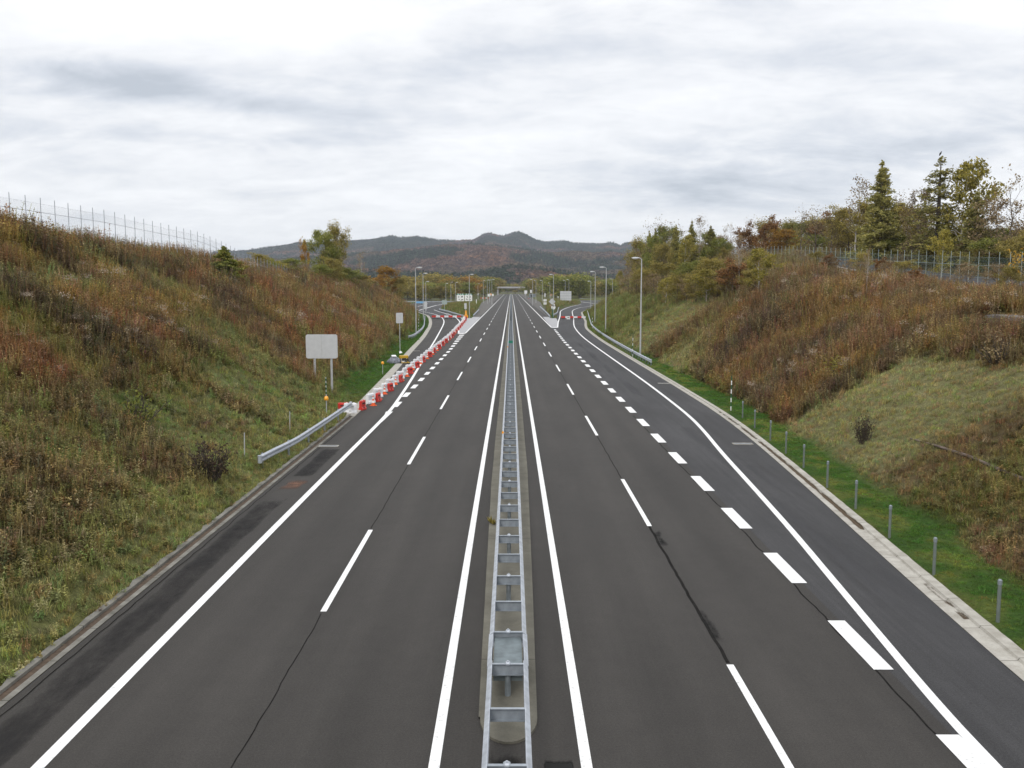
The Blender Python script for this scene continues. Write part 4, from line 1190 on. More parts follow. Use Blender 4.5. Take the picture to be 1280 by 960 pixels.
# ------------------------------------------------------------------ delineators and posts
def striped_pole(x, y, h, label, cols=('white_paint', 'green_paint'), n=8, rad=.035):
    z = gz(x, y)
    r = empty('snow_pole', (x, y, z), 0, label, 'marker pole', 'striped snow poles')
    for i in range(n):
        m = MB(); m.lathe((0, 0, h * i / n), [(rad, -.2 if i == 0 else 0), (rad, h / n - .001)], 8)
        m.build('white_band' if i % 2 == 0 else 'dark_band', M[cols[i % 2]], r)
    m = MB(); m.lathe((0, 0, h), [(rad * 1.2, 0), (rad * .5, .05)], 8); m.build('cap', M['dark'], r)
striped_pole(14.98, 62.2, 2.35, 'green and white striped snow pole beside the far end of the green post row')
striped_pole(14.75, 111.5, 2.6, 'white striped snow pole behind the right guardrail by the nearest lamp')
striped_pole(16.3, 185, 2.6, 'white striped snow pole behind the right guardrail at the ramp bend')
striped_pole(-18.2, 181, 2.5, 'white striped snow pole between the left lamp and its guardrail')
striped_pole(-22.2, 222, 2.5, 'white striped snow pole farther along the left ramp guardrail')
def delineator(x, y, h, label, ref=.2, top=True):
    z = gz(x, y)
    r = empty('delineator', (x, y, z), 0, label, 'delineator')
    m = MB(); m.tube([(0, 0, -.2), (0, 0, h)], .03, 8); m.build('post', M['galv_lamp'], r)
    m = MB(); m.lathe((0, 0, 0), [(.04, 0), (.13, .03), (.15, .14), (.1, .25), (.03, .28)], 10); o = m.build('reflector', M['amber'], r); o.location = (0, 0, h if top else ref)
    return r
delineator(-12.38, 88.3, 1.0, 'thin post with an amber top at the foot of the left bank')
r = delineator(-11.6, 57.3, 2.5, 'striped thin pole with an amber reflector behind the short left guardrail', 1.05, False)
for i in range(4):
    m = MB(); m.lathe((0, 0, 1.45 + i * .28), [(.04, 0), (.04, .14)], 8); m.build('dark_band', M['green_paint'], r)
for i, (x, y) in enumerate(((-11.9, 48.9), (-12.2, 41.5))):
    z = gz(x, y); r = empty('stake', (x, y, z), 0, ('thin pale stake in the weeds behind the middle of the short left guardrail', 'thin pale stake in the weeds behind the near end of the short left guardrail')[i], 'stake')
    m = MB(); m.tube([(0, 0, -.2), (.03, 0, 1.1)], .025, 6); m.build('shaft', M['galv_lamp'], r)
posts = [(11.65, 18.3), (12.25, 22.4), (12.42, 26.3), (12.75, 30.3), (13.1, 34.3), (13.35, 38.2), (13.65, 42.3), (13.95, 46.1), (14.25, 50.0), (14.55, 54.4), (14.85, 58.5)]
pp = None
for i, (x, y) in enumerate(posts):
    z = gz(x, y)
    r = empty('cable_post', (x, y, z), 0, 'grey-green steel post in the lush grass, %s from the near right corner' % ORD[i], 'post', 'row of grey-green posts beside the right kerb')
    if pp is None:
        m = MB(); m.lathe((0, 0, 0), [(.046, -.2), (.046, 1.02)], 10); a = m.build('shaft', plain('post_grey_green', (.15, .175, .16), .7, .1), r)
        m = MB(); m.lathe((0, 0, 1.0), [(.055, -.03), (.055, .08), (.03, .11)], 10); b = m.build('cap', M['galv_dark'], r); pp = [a, b]
    else:
        for p in pp:
            c = p.copy(); COL.objects.link(c); c.parent = r

# ------------------------------------------------------------------ wire fences on both banks
def net_mat(name, col, cell=.10, w=.006):
    m, t, b, o = nt(name)
    tc = t.nodes.new('ShaderNodeTexCoord'); sp = t.nodes.new('ShaderNodeSeparateXYZ'); t.links.new(tc.outputs['Object'], sp.inputs[0])
    fs = []
    for sgn in (1, -1):
        a = t.nodes.new('ShaderNodeMath'); a.operation = 'MULTIPLY_ADD'; a.inputs[1].default_value = sgn
        t.links.new(sp.outputs['Y'], a.inputs[0]); t.links.new(sp.outputs['Z'], a.inputs[2])
        pg = t.nodes.new('ShaderNodeMath'); pg.operation = 'PINGPONG'; pg.inputs[1].default_value = cell / 2
        t.links.new(a.outputs[0], pg.inputs[0])
        lt = t.nodes.new('ShaderNodeMath'); lt.operation = 'LESS_THAN'; lt.inputs[1].default_value = w / 2
        t.links.new(pg.outputs[0], lt.inputs[0]); fs.append(lt.outputs[0])
    mx = t.nodes.new('ShaderNodeMath'); mx.operation = 'MAXIMUM'; t.links.new(fs[0], mx.inputs[0]); t.links.new(fs[1], mx.inputs[1])
    b.inputs['Base Color'].default_value = (*col, 1); b.inputs['Roughness'].default_value = .5
    tr = t.nodes.new('ShaderNodeBsdfTransparent'); ms = t.nodes.new('ShaderNodeMixShader')
    t.links.new(mx.outputs[0], ms.inputs[0]); t.links.new(tr.outputs[0], ms.inputs[1]); t.links.new(b.outputs[0], ms.inputs[2])
    t.links.new(ms.outputs[0], o.inputs['Surface'])
    return m
net = net_mat('wire_net', (.32, .36, .38)); net_g = net_mat('wire_net_green', (.16, .27, .26))
def fence(pts, label, h, postmat, netmat, mid=True, prad=.026):
    r = empty('wire_fence', (pts[0][0], pts[0][1], pts[0][2]), 0, label, 'fence')
    L = Vector(pts[0])
    po = None
    for p in pts:
        q = Vector(p) - L
        if po is None:
            m = MB(); m.lathe((0, 0, 0), [(prad, -.5), (prad, h), (prad * .4, h + .03)], 6); po = m.build('post', postmat, r); po.location = q
        else:
            c = po.copy(); COL.objects.link(c); c.parent = r; c.location = q
    m = MB(); Q = [Vector(p) - L for p in pts]
    for f in (h * .80, h * .5, .08): m.tube([q + Vector((0, 0, f)) for q in Q], .006 if f != h * .5 else .016, 5)
    m.build('wires', postmat, r)
    m = MB(); m.ribbon([q + Vector((0, 0, .05)) for q in Q], [q + Vector((0, 0, h * .80)) for q in Q]); m.build('net', netmat, r)
fl = []
for k in range(0, 46):
    y = 52.7 + 2.0 * k
    x = -32.6 if y < 104 else -32.6 - (y - 104) * .05
    fl.append((x, y, float(interp([(50, 12.55), (75, 12.6), (98, 12.15), (115, 10.7), (150, 9.4)], y))))
fence(fl, 'tall grey wire fence on slim posts along the crest of the left bank', 1.95, plain('fence_post_grey', (.30, .32, .36), .6, .2), net)
fr = []
for k in range(0, 56):
    y = 78.8 + 2.0 * k
    x = 47.8 - max(0, y - 150) * .03
    top = float(interp([(70, 11.5), (88.8, 11.75), (117, 13.1), (164, 15.7), (190, 16.4)], y))
    fr.append((x, y, top - 2.75))
fence(fr, 'grey-green wire fence on white posts along the upper road on the right bank', 2.7, plain('fence_post_pale', (.34, .40, .38), .6, .1), net_g)
# far fence at the left junction
fx = [(-80 + k * 3.0, 520, .1) for k in range(20)]
fence(fx, 'faint grey wire fence far beyond the left junction', 2.4, M['galv_dark'], net)

# fallen log on the right bank
pts = []
for y, u, v in ((0, 1138, 549), (0, 1170, 558), (0, 1210, 571), (0, 1250, 588), (0, 1290, 604)):
    # follow the line of sight to the bank
    for Y in np.arange(22, 60, .1):
        x, z = at(u, v, Y)
        if z <= gz(x, Y) + .08: pts.append((x, Y, z + .05)); break
mb = MB(); pts = [(p[0], p[1] + .12 * math.sin(i * 2.1), p[2] - .02) for i, p in enumerate(pts)]
mb.tube(pts, [.03, .055, .075, .065, .07], 8)
r = tag(mb.build('fallen_log', M['log']), 'long weathered grey branch lying across the lower right bank', 'log')

# ------------------------------------------------------------------ trees
def leaf_cloud(mb_v, mb_f, pts, size, seed, flat=0.3):
    """one bent quad per point"""
    r = np.random.default_rng(seed); n = len(pts)
    P = np.asarray(pts, float)
    a = r.normal(size=(n, 3)); a[:, 2] *= flat + .4; a /= np.linalg.norm(a, axis=1)[:, None]
    b = r.normal(size=(n, 3)); b -= (a * b).sum(1)[:, None] * a; b /= np.linalg.norm(b, axis=1)[:, None]
    s = size * (.55 + .9 * r.random((n, 1)))
    V = np.stack([P - a * s * .5, P + b * s * .34, P + a * s * .5, P - b * s * .34], 1).reshape(-1, 3)
    return V

def mesh_quads(name, V, mat):
    n = len(V) // 4
    me = bpy.data.meshes.new(name)
    me.vertices.add(len(V)); me.vertices.foreach_set('co', V.ravel())
    me.loops.add(n * 4); me.loops.foreach_set('vertex_index', np.arange(n * 4, dtype=np.int32))
    me.polygons.add(n); me.polygons.foreach_set('loop_start', np.arange(0, n * 4, 4, dtype=np.int32))
    me.update(calc_edges=True); me.materials.append(mat)
    return me

def make_broadleaf(seed, h, spread, nleaf, leaf, lsize, bark, base=.25, up=.6, levels=4, crad=None, twig=True, name='crown', clump=.35):
    r = random.Random(seed)
    mb = MB(); tips = []
    def grow(p, d, L, rad, lv):
        n = 3 if lv < 2 else 2
        pts = [p]; q = Vector(p); dd = Vector(d)
        for i in range(n):
            dd = (dd + Vector((r.gauss(0, .16), r.gauss(0, .16), r.gauss(0, .08) + .04))).normalized()
            q = q + dd * (L / n); pts.append(Vector(q))
        rads = [rad * (1 - .45 * i / n) for i in range(n + 1)]
        mb.tube(pts, rads, 6 if lv < 2 else 4, caps=False)
        if lv >= 2: tips.extend(pts[1:])
        if lv >= levels: return
        k = 3 if lv == 0 else r.choice((2, 3, 3))
        for i in range(k):
            a = r.random() * 6.283; s = .45 + r.random() * .5
            side = Vector((math.cos(a), math.sin(a), 0))
            nd = (dd * (1.0) + side * s * spread + Vector((0, 0, up * .3))).normalized()
            grow(pts[-1 - (r.random() < .35)], nd, L * (.55 + r.random() * .3), rads[-1] * .72, lv + 1)
    H0 = h * base
    trunk = [Vector((0, 0, -.5))]; q = Vector((0, 0, 0)); 
    nseg = 6; top = h * .92
    lean = Vector((r.gauss(0, .02), r.gauss(0, .02), 0))
    R0 = h * .011 + .03
    for i in range(nseg + 1):
        z = top * i / nseg
        trunk.append(Vector((lean.x * z + r.gauss(0, .012) * z, lean.y * z + r.gauss(0, .012) * z, z)))
    rads = [R0 * 1.3] + [R0 * (1 - .85 * i / nseg) for i in range(nseg + 1)]
    mb.tube(trunk, rads, 7)
    nb = int(9 + h * .6)
    for i in range(nb):
        t = base + (1 - base) * (i + r.random() * .5) / nb
        z = top * t; k = min(nseg - 1, int(t * nseg)); f = t * nseg - k
        p = trunk[k + 1].lerp(trunk[min(k + 2, nseg + 1)], max(0, min(1, f)))
        a = i * 2.4 + r.random(); shape = math.sin(math.pi * min(1, max(.08, (t - base) / (1 - base) * .8 + .18))) 
        L = h * .17 * spread * (shape + .25) * (.7 + .6 * r.random())
        d = Vector((math.cos(a), math.sin(a), up + r.random() * .4)).normalized()
        grow(p, d, L, R0 * (1 - t * .8) * .5, 1)
    rr = np.random.default_rng(seed)
    T = np.array([tuple(t) for t in tips])
    # clump weighting: some tips dense, some bare
    w = rr.random(len(T)) ** 1.6 + .08; w /= w.sum()
    idx = rr.choice(len(T), nleaf, p=w)
    P = T[idx] + rr.normal(size=(nleaf, 3)) * np.array([clump, clump, clump * .7]) * (h / 12) ** .5
    V = leaf_cloud(None, None, P, lsize, seed)
    cm = mesh_quads(name, V, leaf)
    me = bpy.data.meshes.new('trunk'); me.from_pydata(mb.v, [], mb.f); me.materials.append(bark); me.update()
    return me, cm

def make_conifer(seed, h, rad, nleaf, leaf, lsize, bark, sparse=.0, base=.1):
    r = random.Random(seed); mb = MB(); P = []
    mb.tube([(0, 0, -.5), (0, 0, h * .5), (0, 0, h)], [h * .014 + .04, h * .009 + .02, .015], 7)
    nl = int(h * 3.2)
    for i in range(nl):
        t = base + (1 - base) * i / nl
        z = h * t
        L0 = rad * (1 - t) ** .85 + .12
        nb = 5 if t < .9 else 3
        for k in range(nb):
            if r.random() < sparse: continue
            a = r.random() * 6.283; L = L0 * (.40 + .75 * r.random())
            zz = z + r.gauss(0, .28)
            droop = r.uniform(-.22, .22) * L + (.25 * L if t > .6 else 0)
            e = Vector((math.cos(a) * L, math.sin(a) * L, zz + droop)); s = Vector((0, 0, zz))
            m_ = s.lerp(e, .5) + Vector((0, 0, .06 * L))
            mb.tube([s, m_, e], [.025, .018, .008], 4, caps=False)
            n = max(3, int(nleaf / (nl * 5) * (L / (rad * .5) + .3)))
            for j in range(n):
                f = .15 + .85 * r.random() ** .8
                p = s.lerp(m_, f * 2) if f < .5 else m_.lerp(e, f * 2 - 1)
                sd = .10 * L * (1.2 - f) + .06
                P.append((p.x + r.gauss(0, sd), p.y + r.gauss(0, sd), p.z + r.gauss(0, .16) - .04))
    V = leaf_cloud(None, None, np.array(P), lsize, seed, flat=.6)
    cm = mesh_quads('crown', V, leaf)
    me = bpy.data.meshes.new('trunk'); me.from_pydata(mb.v, [], mb.f); me.materials.append(bark); me.update()
    return me, cm

def make_shrub(seed, h, rad, nleaf, leaf, lsize, bark, up=.9, nst=14):
    r = random.Random(seed); mb = MB(); T = []
    for i in range(nst):
        a = r.random() * 6.283; t = r.random() * rad / h
        d = Vector((math.cos(a) * t, math.sin(a) * t, up)).normalized(); L = h * (.6 + .45 * r.random())
        b = Vector((math.cos(a) * .08, math.sin(a) * .08, -.15)); pts = [b]
        for k in range(4):
            d = (d + Vector((r.gauss(0, .1), r.gauss(0, .1), 0))).normalized(); pts.append(pts[-1] + d * L / 4)
            if k > 0:
                T.append(pts[-1])
                for _ in range(2):
                    e = pts[-1] + (d + Vector((r.gauss(0, .6), r.gauss(0, .6), .2))).normalized() * L * .22
                    mb.tube([pts[-1], e], [.008, .004], 3, caps=False); T.append(e)
        mb.tube(pts, [.022, .018, .014, .01, .005], 4, caps=False)
    me = bpy.data.meshes.new('stems'); me.from_pydata(mb.v, [], mb.f); me.materials.append(bark); me.update()
    cm = None
    if nleaf:
        rr = np.random.default_rng(seed); T = np.array([tuple(t) for t in T])
        w = rr.random(len(T)) + .15; w /= w.sum()
        P = T[rr.choice(len(T), nleaf, p=w)] + rr.normal(size=(nleaf, 3)) * .09 * h
        P[:, 2] = np.maximum(P[:, 2], .05)
        cm = mesh_quads('foliage', leaf_cloud(None, None, P, lsize, seed), leaf)
    return me, cm

BL, BK, BD, BP = M['leaf_olive'], M['bark'], M['bark_dark'], M['bark_pale']
VAR = {
 'olive': [make_broadleaf(s, 12, 1.0, 9500, M['leaf_olive'], .27, BK, .08, clump=.5) for s in (1, 2)],
 'green': [make_broadleaf(s, 12, 1.0, 10000, M['leaf_green'], .27, BK, .06, clump=.5) for s in (5, 6)],
 'yellow': [make_broadleaf(s, 10, .9, 4200, M['leaf_yellow'], .30, BP, .15) for s in (8,)],
 'orange': [make_broadleaf(s, 10, 1.0, 7000, M['leaf_orange'], .27, BK, .08) for s in (11, 12)],
 'rust': [make_broadleaf(s, 9, 1.15, 6000, M['leaf_rust'], .30, BK, .2) for s in (14,)],
 'dry': [make_broadleaf(s, 11, 1.0, 3200, M['leaf_dry'], .26, BK, .15) for s in (17, 18)],
 'bare': [make_broadleaf(s, 11, 1.0, 420, M['leaf_dry'], .24, BK, .12, levels=4) for s in (20, 21)],
 'birch': [make_broadleaf(s, 12, .55, 700, M['leaf_dry'], .24, BP, .35, up=.9) for s in (24, 25)],
 'larch': [make_conifer(s, 15, 3.0, 15000, M['leaf_larch'], .22, BK) for s in (27, 28)],
 'spruce': [make_conifer(31, 15, 3.3, 9500, M['leaf_larch'], .21, BD, .42)],
 'dark': [make_conifer(33, 10, 2.8, 13000, M['leaf_green'], .24, BD)],
 'grove_o': [make_broadleaf(s, 13, 1.25, 1500, M['leaf_orange'], .85, BK, .08, clump=.9, levels=3) for s in (41, 42)],
 'grove_g': [make_broadleaf(s, 13, 1.25, 1500, M['leaf_green'], .85, BK, .08, clump=.9, levels=3) for s in (43, 44)],
 'grove_l': [make_broadleaf(s, 13, 1.25, 1500, M['leaf_olive'], .85, BK, .08, clump=.9, levels=3) for s in (45,)],
}
HV = {'olive': 12, 'green': 12, 'yellow': 10, 'orange': 10, 'rust': 9, 'dry': 11, 'bare': 11, 'birch': 12, 'larch': 15, 'spruce': 15, 'dark': 10, 'grove_o': 13, 'grove_g': 13, 'grove_l': 13}
rt = random.Random(77)
TC = [0]
def tree(kind, x, y, h, label, name='tree', group=None, z=None, wide=1.0, rz=None, cat='tree'):
    tm, cm = VAR[kind][TC[0] % len(VAR[kind])]; TC[0] += 1
    if z is None: z = gz(x, y) - .1
    r = empty(name, (x, y, z), rt.random() * 6.28 if rz is None else rz, label, cat, group)
    s = h / HV[kind]; r.scale = (s * wide, s * wide, s)
    for nm, me in (('trunk', tm), ('crown', cm)):
        o = bpy.data.objects.new(nm, me); COL.objects.link(o); o.parent = r
    return r
def tree_px(kind, u, vtop, Y, label, name='tree', hbase=None, **k):
    """tree whose top shows at u,vtop when it stands at depth Y"""
    x, zt = at(u, vtop, Y); g = gz(x, Y)
    return tree(kind, x, Y, zt - g, label, name, **k)

G1 = 'trees along the upper road on the right'
tree_px('larch', 1104, 203, 140, 'tall broad conical conifer, left of the two tallest on the right', 'conifer', wide=1.5)
tree_px('spruce', 1177, 194, 128, 'tallest dark slender conifer on the right, its tip rising highest', 'conifer', wide=1.8)
tree_px('birch', 1072, 222, 150, 'slim half-bare tree with reddish tip left of the tall conical conifer', 'birch_tree')
tree_px('yellow', 1205, 206, 126, 'airy round-topped tree close right of the tallest conifer', 'birch_tree', wide=.8)
tree_px('larch', 1222, 240, 120, 'shorter olive tree right of the airy round-topped one', 'conifer', wide=1.9)
tree_px('dry', 1150, 243, 134, 'leaning half-bare tree left of the tallest conifer', 'tree', wide=.7)
tree_px('bare', 1268, 224, 112, 'half-bare grey tree at the right edge of the view', 'bare_tree', wide=.9)
tree_px('dry', 1247, 254, 118, 'low rounded half-bare tree near the right edge', 'bare_tree', wide=1.1)
tree_px('bare', 1020, 262, 165, 'wide bare-twigged tree at the left end of the roadside row', 'bare_tree', wide=1.3)
tree_px('bare', 1002, 268, 172, 'bare-twigged grey tree left of the wide bare one', 'bare_tree', wide=1.1)
tree_px('dry', 1040, 268, 158, 'brownish bare-twigged tree right of the wide bare one', 'bare_tree', wide=1.1)
tree_px('olive', 1062, 262, 156, 'olive rounded tree beneath the slim reddish-tipped tree', 'tree', wide=1.3)
tree_px('olive', 1090, 258, 150, 'olive rounded tree at the left foot of the conical conifer', 'tree', wide=1.4)
tree_px('olive', 1122, 262, 142, 'olive rounded tree at the right foot of the conical conifer', 'tree', wide=1.4)
tree_px('yellow', 1137, 256, 150, 'pale yellowish tree between the two tallest conifers', 'tree', wide=1.1)
tree_px('dry', 1165, 262, 140, 'brown thin-leaved tree behind the foot of the tallest conifer', 'tree', wide=1.4)
tree_px('rust', 934, 291, 215, 'round rust-brown crowned tree above the thicket right of the grove', 'tree', wide=.9)
tree_px('rust', 962, 283, 205, 'flat-topped brown crowned tree right of the round rust-brown one', 'tree', wide=.9)
tree_px('orange', 985, 289, 195, 'broad brownish orange tree between the rust crowns and the bare trees', 'tree', wide=1.4)
tree_px('bare', 915, 282, 215, 'bare pointed tree standing just right of the dense grove', 'bare_tree', wide=.7)
tree_px('bare', 940, 276, 230, 'very thin bare tree behind the round rust-brown crown', 'bare_tree', wide=.6)
tree_px('bare', 951, 277, 226, 'thin bare stem right of the round rust-brown crown', 'bare_tree', wide=.45)
# understorey belt behind the access road
rows = []
for k in range(24):
    u = 960 + k * 15.0
    rows.append((u, 288 - 14 * vnoise(np.array([k * 1.0]), np.array([0.0]), 3, 5)[0], 66.0 * 1150 / (u - 639) + rt.uniform(-5, 10)))
kinds = ['olive', 'dry', 'olive', 'green', 'olive', 'rust', 'olive', 'yellow']
for i, (u, v, Y) in enumerate(rows):
    tree_px(kinds[i % 8], u, v + (10 if u > 1080 else 0), Y, 'low autumn tree in the dense belt behind the upper right road', 'tree', group='low trees in the belt behind the upper road', wide=1.3)
for i in range(17):
    u = 1000 + i * 19
    tree_px(['olive', 'green', 'dry'][i % 3], u, 302 + rt.uniform(-8, 10), 59.0 * 1150 / (u - 639) + rt.uniform(0, 5), 'low autumn tree in the dense belt behind the upper right road', 'tree', group='low trees in the belt behind the upper road', wide=1.9)

# dense grove on the right bank
GV = [('larch', 812, 290, 245, 1.1, 'leaf-thinned tree at the left end of the right grove'), ('bare', 822, 281, 238, .8, 'bare-topped tree at the left shoulder of the right grove'),
      ('green', 818, 300, 225, .7, 'dark green narrow tree at the left edge of the right grove'), ('bare', 838, 280, 222, .8, 'bare-topped tree above the lamp in the right grove'),
      ('larch', 845, 282, 212, 1.1, 'olive tall tree in the left half of the right grove'), ('larch', 865, 277, 205, 1.25, 'pointed olive conifer in the middle of the right grove'),
      ('birch', 874, 269, 205, .7, 'tallest thin-topped tree of the right grove'), ('larch', 889, 283, 192, 1.9, 'broad green conifer at the right end of the right grove'),
      ('green', 898, 300, 188, 1.0, 'green rounded tree at the right end of the right grove'), ('yellow', 856, 296, 200, .7, 'olive rounded tree in the middle of the right grove'),
      ('olive', 830, 305, 205, .7, 'olive lower tree in the left front of the right grove'), ('dark', 880, 308, 182, .9, 'darkest green tree low in the right grove'),
      ('yellow', 893, 322, 176, 1.1, 'yellow-green bushy tree at the lower right of the right grove'), ('olive', 905, 312, 186, 1.0, 'brown-olive tree at the right foot of the right grove'),
      ('birch', 822, 330, 192, .8, 'pale-stemmed thin tree in front of the left end of the right grove'), ('olive', 842, 345, 178, 1.3, 'low bushy olive tree at the front foot of the right grove'),
      ('dry', 862, 330, 185, 1.0, 'dry brown thin tree in front of the right grove centre'), ('dry', 797, 318, 290, .9, 'brown bare-twigged tree at the far left of the right bank'),
      ('dry', 788, 330, 310, .9, 'small brown bare-twigged tree on the nose of the right bank'), ('bare', 805, 312, 270, 1.0, 'grey bare-twigged tree just left of the right grove'),
      ('dry', 815, 340, 235, 1.2, 'brown bushy low tree under the left end of the right grove'), ('yellow', 776, 340, 330, .6, 'slim golden-yellow tree at the tip of the right bank')]
for kd, u, v, Y, w, lb in GV: tree_px(kd, u, v, Y, lb, 'tree', wide=w)
for i in range(34):
    u = 796 + i * 3.4; tree_px(['larch', 'olive', 'birch', 'larch', 'dry', 'green', 'birch'][i % 7], u, 300 + rt.uniform(-16, 26), 250 - (u - 800) * .5 + rt.uniform(-8, 12), 'thin-leaved tree crowded inside the right bank grove', 'tree', group='inner trees of the right bank grove', wide=.95)
def hit(u, v, y0=20, y1=420, st=.5):
    for Y in np.arange(y0, y1, st):
        x, z = at(u, v, Y)
        if z <= gz(x, Y): return x, Y, z
    return x, Y, z
def tree_on(kind, u, vbase, vtop, label, name='tree', wide=1.0, y0=60, **k):
    x, Y, z = hit(u, vbase, y0); zt = at(u, vtop, Y)[1]
    return tree(kind, x, Y, zt - z + .1, label, name, wide=wide, **k)
tree_on('birch', 924, 368, 292, 'thin pale-stemmed bare tree on the open right bank', 'birch_tree', .6)
tree_on('yellow', 948, 372, 314, 'rounded yellow-green bushy tree beside the thin pale stem', 'tree', 1.2)
tree_on('yellow', 975, 364, 350, 'small bright yellow sapling on the right bank', 'sapling', .9)
tree_on('birch', 1083, 372, 310, 'spindly sapling with a few golden leaves before the upper fence', 'sapling', .5)
tree_on('yellow', 1176, 352, 291, 'golden sapling growing before the upper fence under the tallest conifer', 'sapling', .8)
VAR['gold'] = [make_broadleaf(61, 5, 1.1, 900, M['leaf_gold'], .20, BP, .1, clump=.25)]; HV['gold'] = 5
x, Y, z = hit(1262, 366, 40)
tree('gold', 36.5, 64.0, at(1284, 297, 64)[1] - gz(36.5, 64), 'golden-leaved small tree cut by the right edge of the view', 'sapling', wide=.85)

for i, (u, vb, vt, kd) in enumerate(((806, 372, 338, 'olive'), (818, 376, 345, 'dry'), (832, 378, 348, 'yellow'), (846, 380, 346, 'olive'), (858, 378, 350, 'dry'), (870, 379, 344, 'olive'), (883, 378, 340, 'yellow'), (896, 376, 344, 'olive'),
        (908, 374, 340, 'dry'), (795, 370, 340, 'dry'), (826, 368, 330, 'olive'), (864, 370, 328, 'green'), (890, 368, 326, 'olive'), (915, 372, 334, 'rust'), (785, 368, 345, 'dry'), (935, 370, 342, 'olive'))):
    tree_on(kd, u, vb, vt, 'low leafy bush at the front foot of the right bank grove', 'shrub', wide=1.5, cat='shrub', group='bushes at the foot of the right bank grove')
# left bank trees
tree_on('green', 281, 345, 309, 'small dark green bushy conifer on the crest of the left bank', 'conifer', 1.0) if False else None
tree_on('dark', 281, 349, 308, 'small bushy green conifer high on the left bank', 'conifer', wide=2.3, y0=50)
tree_on('yellow', 294, 352, 328, 'small yellowing bush against the left conifer', 'shrub', wide=1.6, y0=50, cat='shrub')
tree_px('green', 404, 292, 185, 'tall green twin-topped tree alone on the left skyline, left half', 'tree', wide=.75)
tree_px('olive', 420, 288, 188, 'tall olive twin-topped tree alone on the left skyline, right half', 'tree', wide=.7)
tree_px('olive', 412, 324, 178, 'leafy lower tree at the foot of the twin skyline trees', 'tree', wide=1.2)
tree_px('orange', 381, 303, 200, 'thin orange tree left of the twin skyline trees', 'tree', wide=.32)
tree_px('larch', 411, 290, 186, 'pointed olive conifer between the twin skyline trees', 'conifer', wide=1.6)
tree_px('birch', 452, 314, 205, 'thin sparse sapling right of the twin skyline trees', 'sapling', wide=.6)
tree_px('orange', 484, 335, 262, 'rounded orange tree on the far end of the left bank', 'tree', wide=1.0)
tree_px('orange', 474, 345, 258, 'small orange tree left of the rounded orange one', 'tree', wide=1.0)
tree_px('olive', 500, 348, 262, 'small olive tree right of the rounded orange one', 'tree', wide=.9)
for i, (u, v, kd, w) in enumerate(((350, 328, 'yellow', 1.6), (362, 324, 'green', 1.8), (333, 322, 'green', 1.6), (398, 332, 'green', 1.7), (418, 338, 'olive', 1.6), (436, 340, 'green', 1.6), (455, 346, 'olive', 1.6), (322, 318, 'olive', 1.6), (380, 330, 'dry', 1.5), (468, 352, 'dry', 1.5), (428, 334, 'green', 1.8), (345, 335, 'yellow', 1.4), (408, 342, 'olive', 1.7), (448, 350, 'dry', 1.5))):
    Y = 130 + (u - 320) * .55
    x, zt = at(u, v, Y); g = gz(x, Y)
    tree(kd, x, Y, max(2.6, zt - g), 'mixed autumn bush in the scrub along the far crest of the left bank', 'shrub', cat='shrub', group='bushes along the far crest of the left bank', wide=w)

for i in range(22):
    x = 42.5 + rt.uniform(-2.5, 2.6); y = 68 + i * 3.6 + rt.uniform(-1.5, 1.5)
    tree(['dry', 'dry', 'rust', 'bare', 'olive'][i % 5], x, y, rt.uniform(1.6, 3.0), 'low brown twiggy bush in the scrub before the upper right fence', 'shrub', cat='shrub', group='twiggy bushes before the upper right fence', wide=1.5)
# single shrubs that stand out on the banks
def shrub(u, v, vt, me, label, wide=1.0, y0=18, name='shrub'):
    x, Y, z = hit(u, v, y0, 300, .25); zt = at(u, vt, Y)[1]
    r = empty(name, (x, Y, z - .05), rt.random() * 6, label, 'shrub')
    h = zt - z; r.scale = (h * wide, h * wide, h)
    o = bpy.data.objects.new('stems', me[0]); COL.objects.link(o); o.parent = r
    if me[1]: o = bpy.data.objects.new('foliage', me[1]); COL.objects.link(o); o.parent = r
S_dark = make_shrub(91, 1, .45, 420, leafmat('leaf_dead', (.03, .025, .02), (.09, .06, .04)), .07, BD, nst=34)
S_wide = make_shrub(92, 1, 1.3, 420, M['leaf_green'], .10, BD, up=.7, nst=26)
S_yel = make_shrub(93, 1, .8, 500, M['leaf_yellow'], .09, BK)
S_grn = make_shrub(94, 1, .9, 700, M['leaf_green'], .10, BK)
S_dry = make_shrub(95, 1, .9, 260, M['leaf_dry'], .08, BD, nst=22)
shrub(1079, 556, 518, S_dark, 'dark leafless bush alone on the pale grassy part of the right bank', .62)
shrub(262, 603, 550, S_dark, 'dark brown bushy weed above the near left kerb')
shrub(172, 528, 484, S_wide, 'dark spreading bush in the green patch of the left bank', 1.0)
shrub(160, 607, 590, S_grn, 'small bright green tuft low on the left bank')
shrub(1048, 470, 445, S_yel, 'yellow-green bush in the rusty weeds of the right bank')
shrub(915, 350, 337, S_yel, 'yellow bush at the top edge of the right bank')
shrub(1203, 392, 374, S_yel, 'yellow-flowered weed patch by the bench drain')
shrub(395, 430, 412, S_dry, 'dry shrub behind the wide blank sign')
shrub(1248, 455, 415, S_dry, 'tall dry brown weed clump under the bench drain')

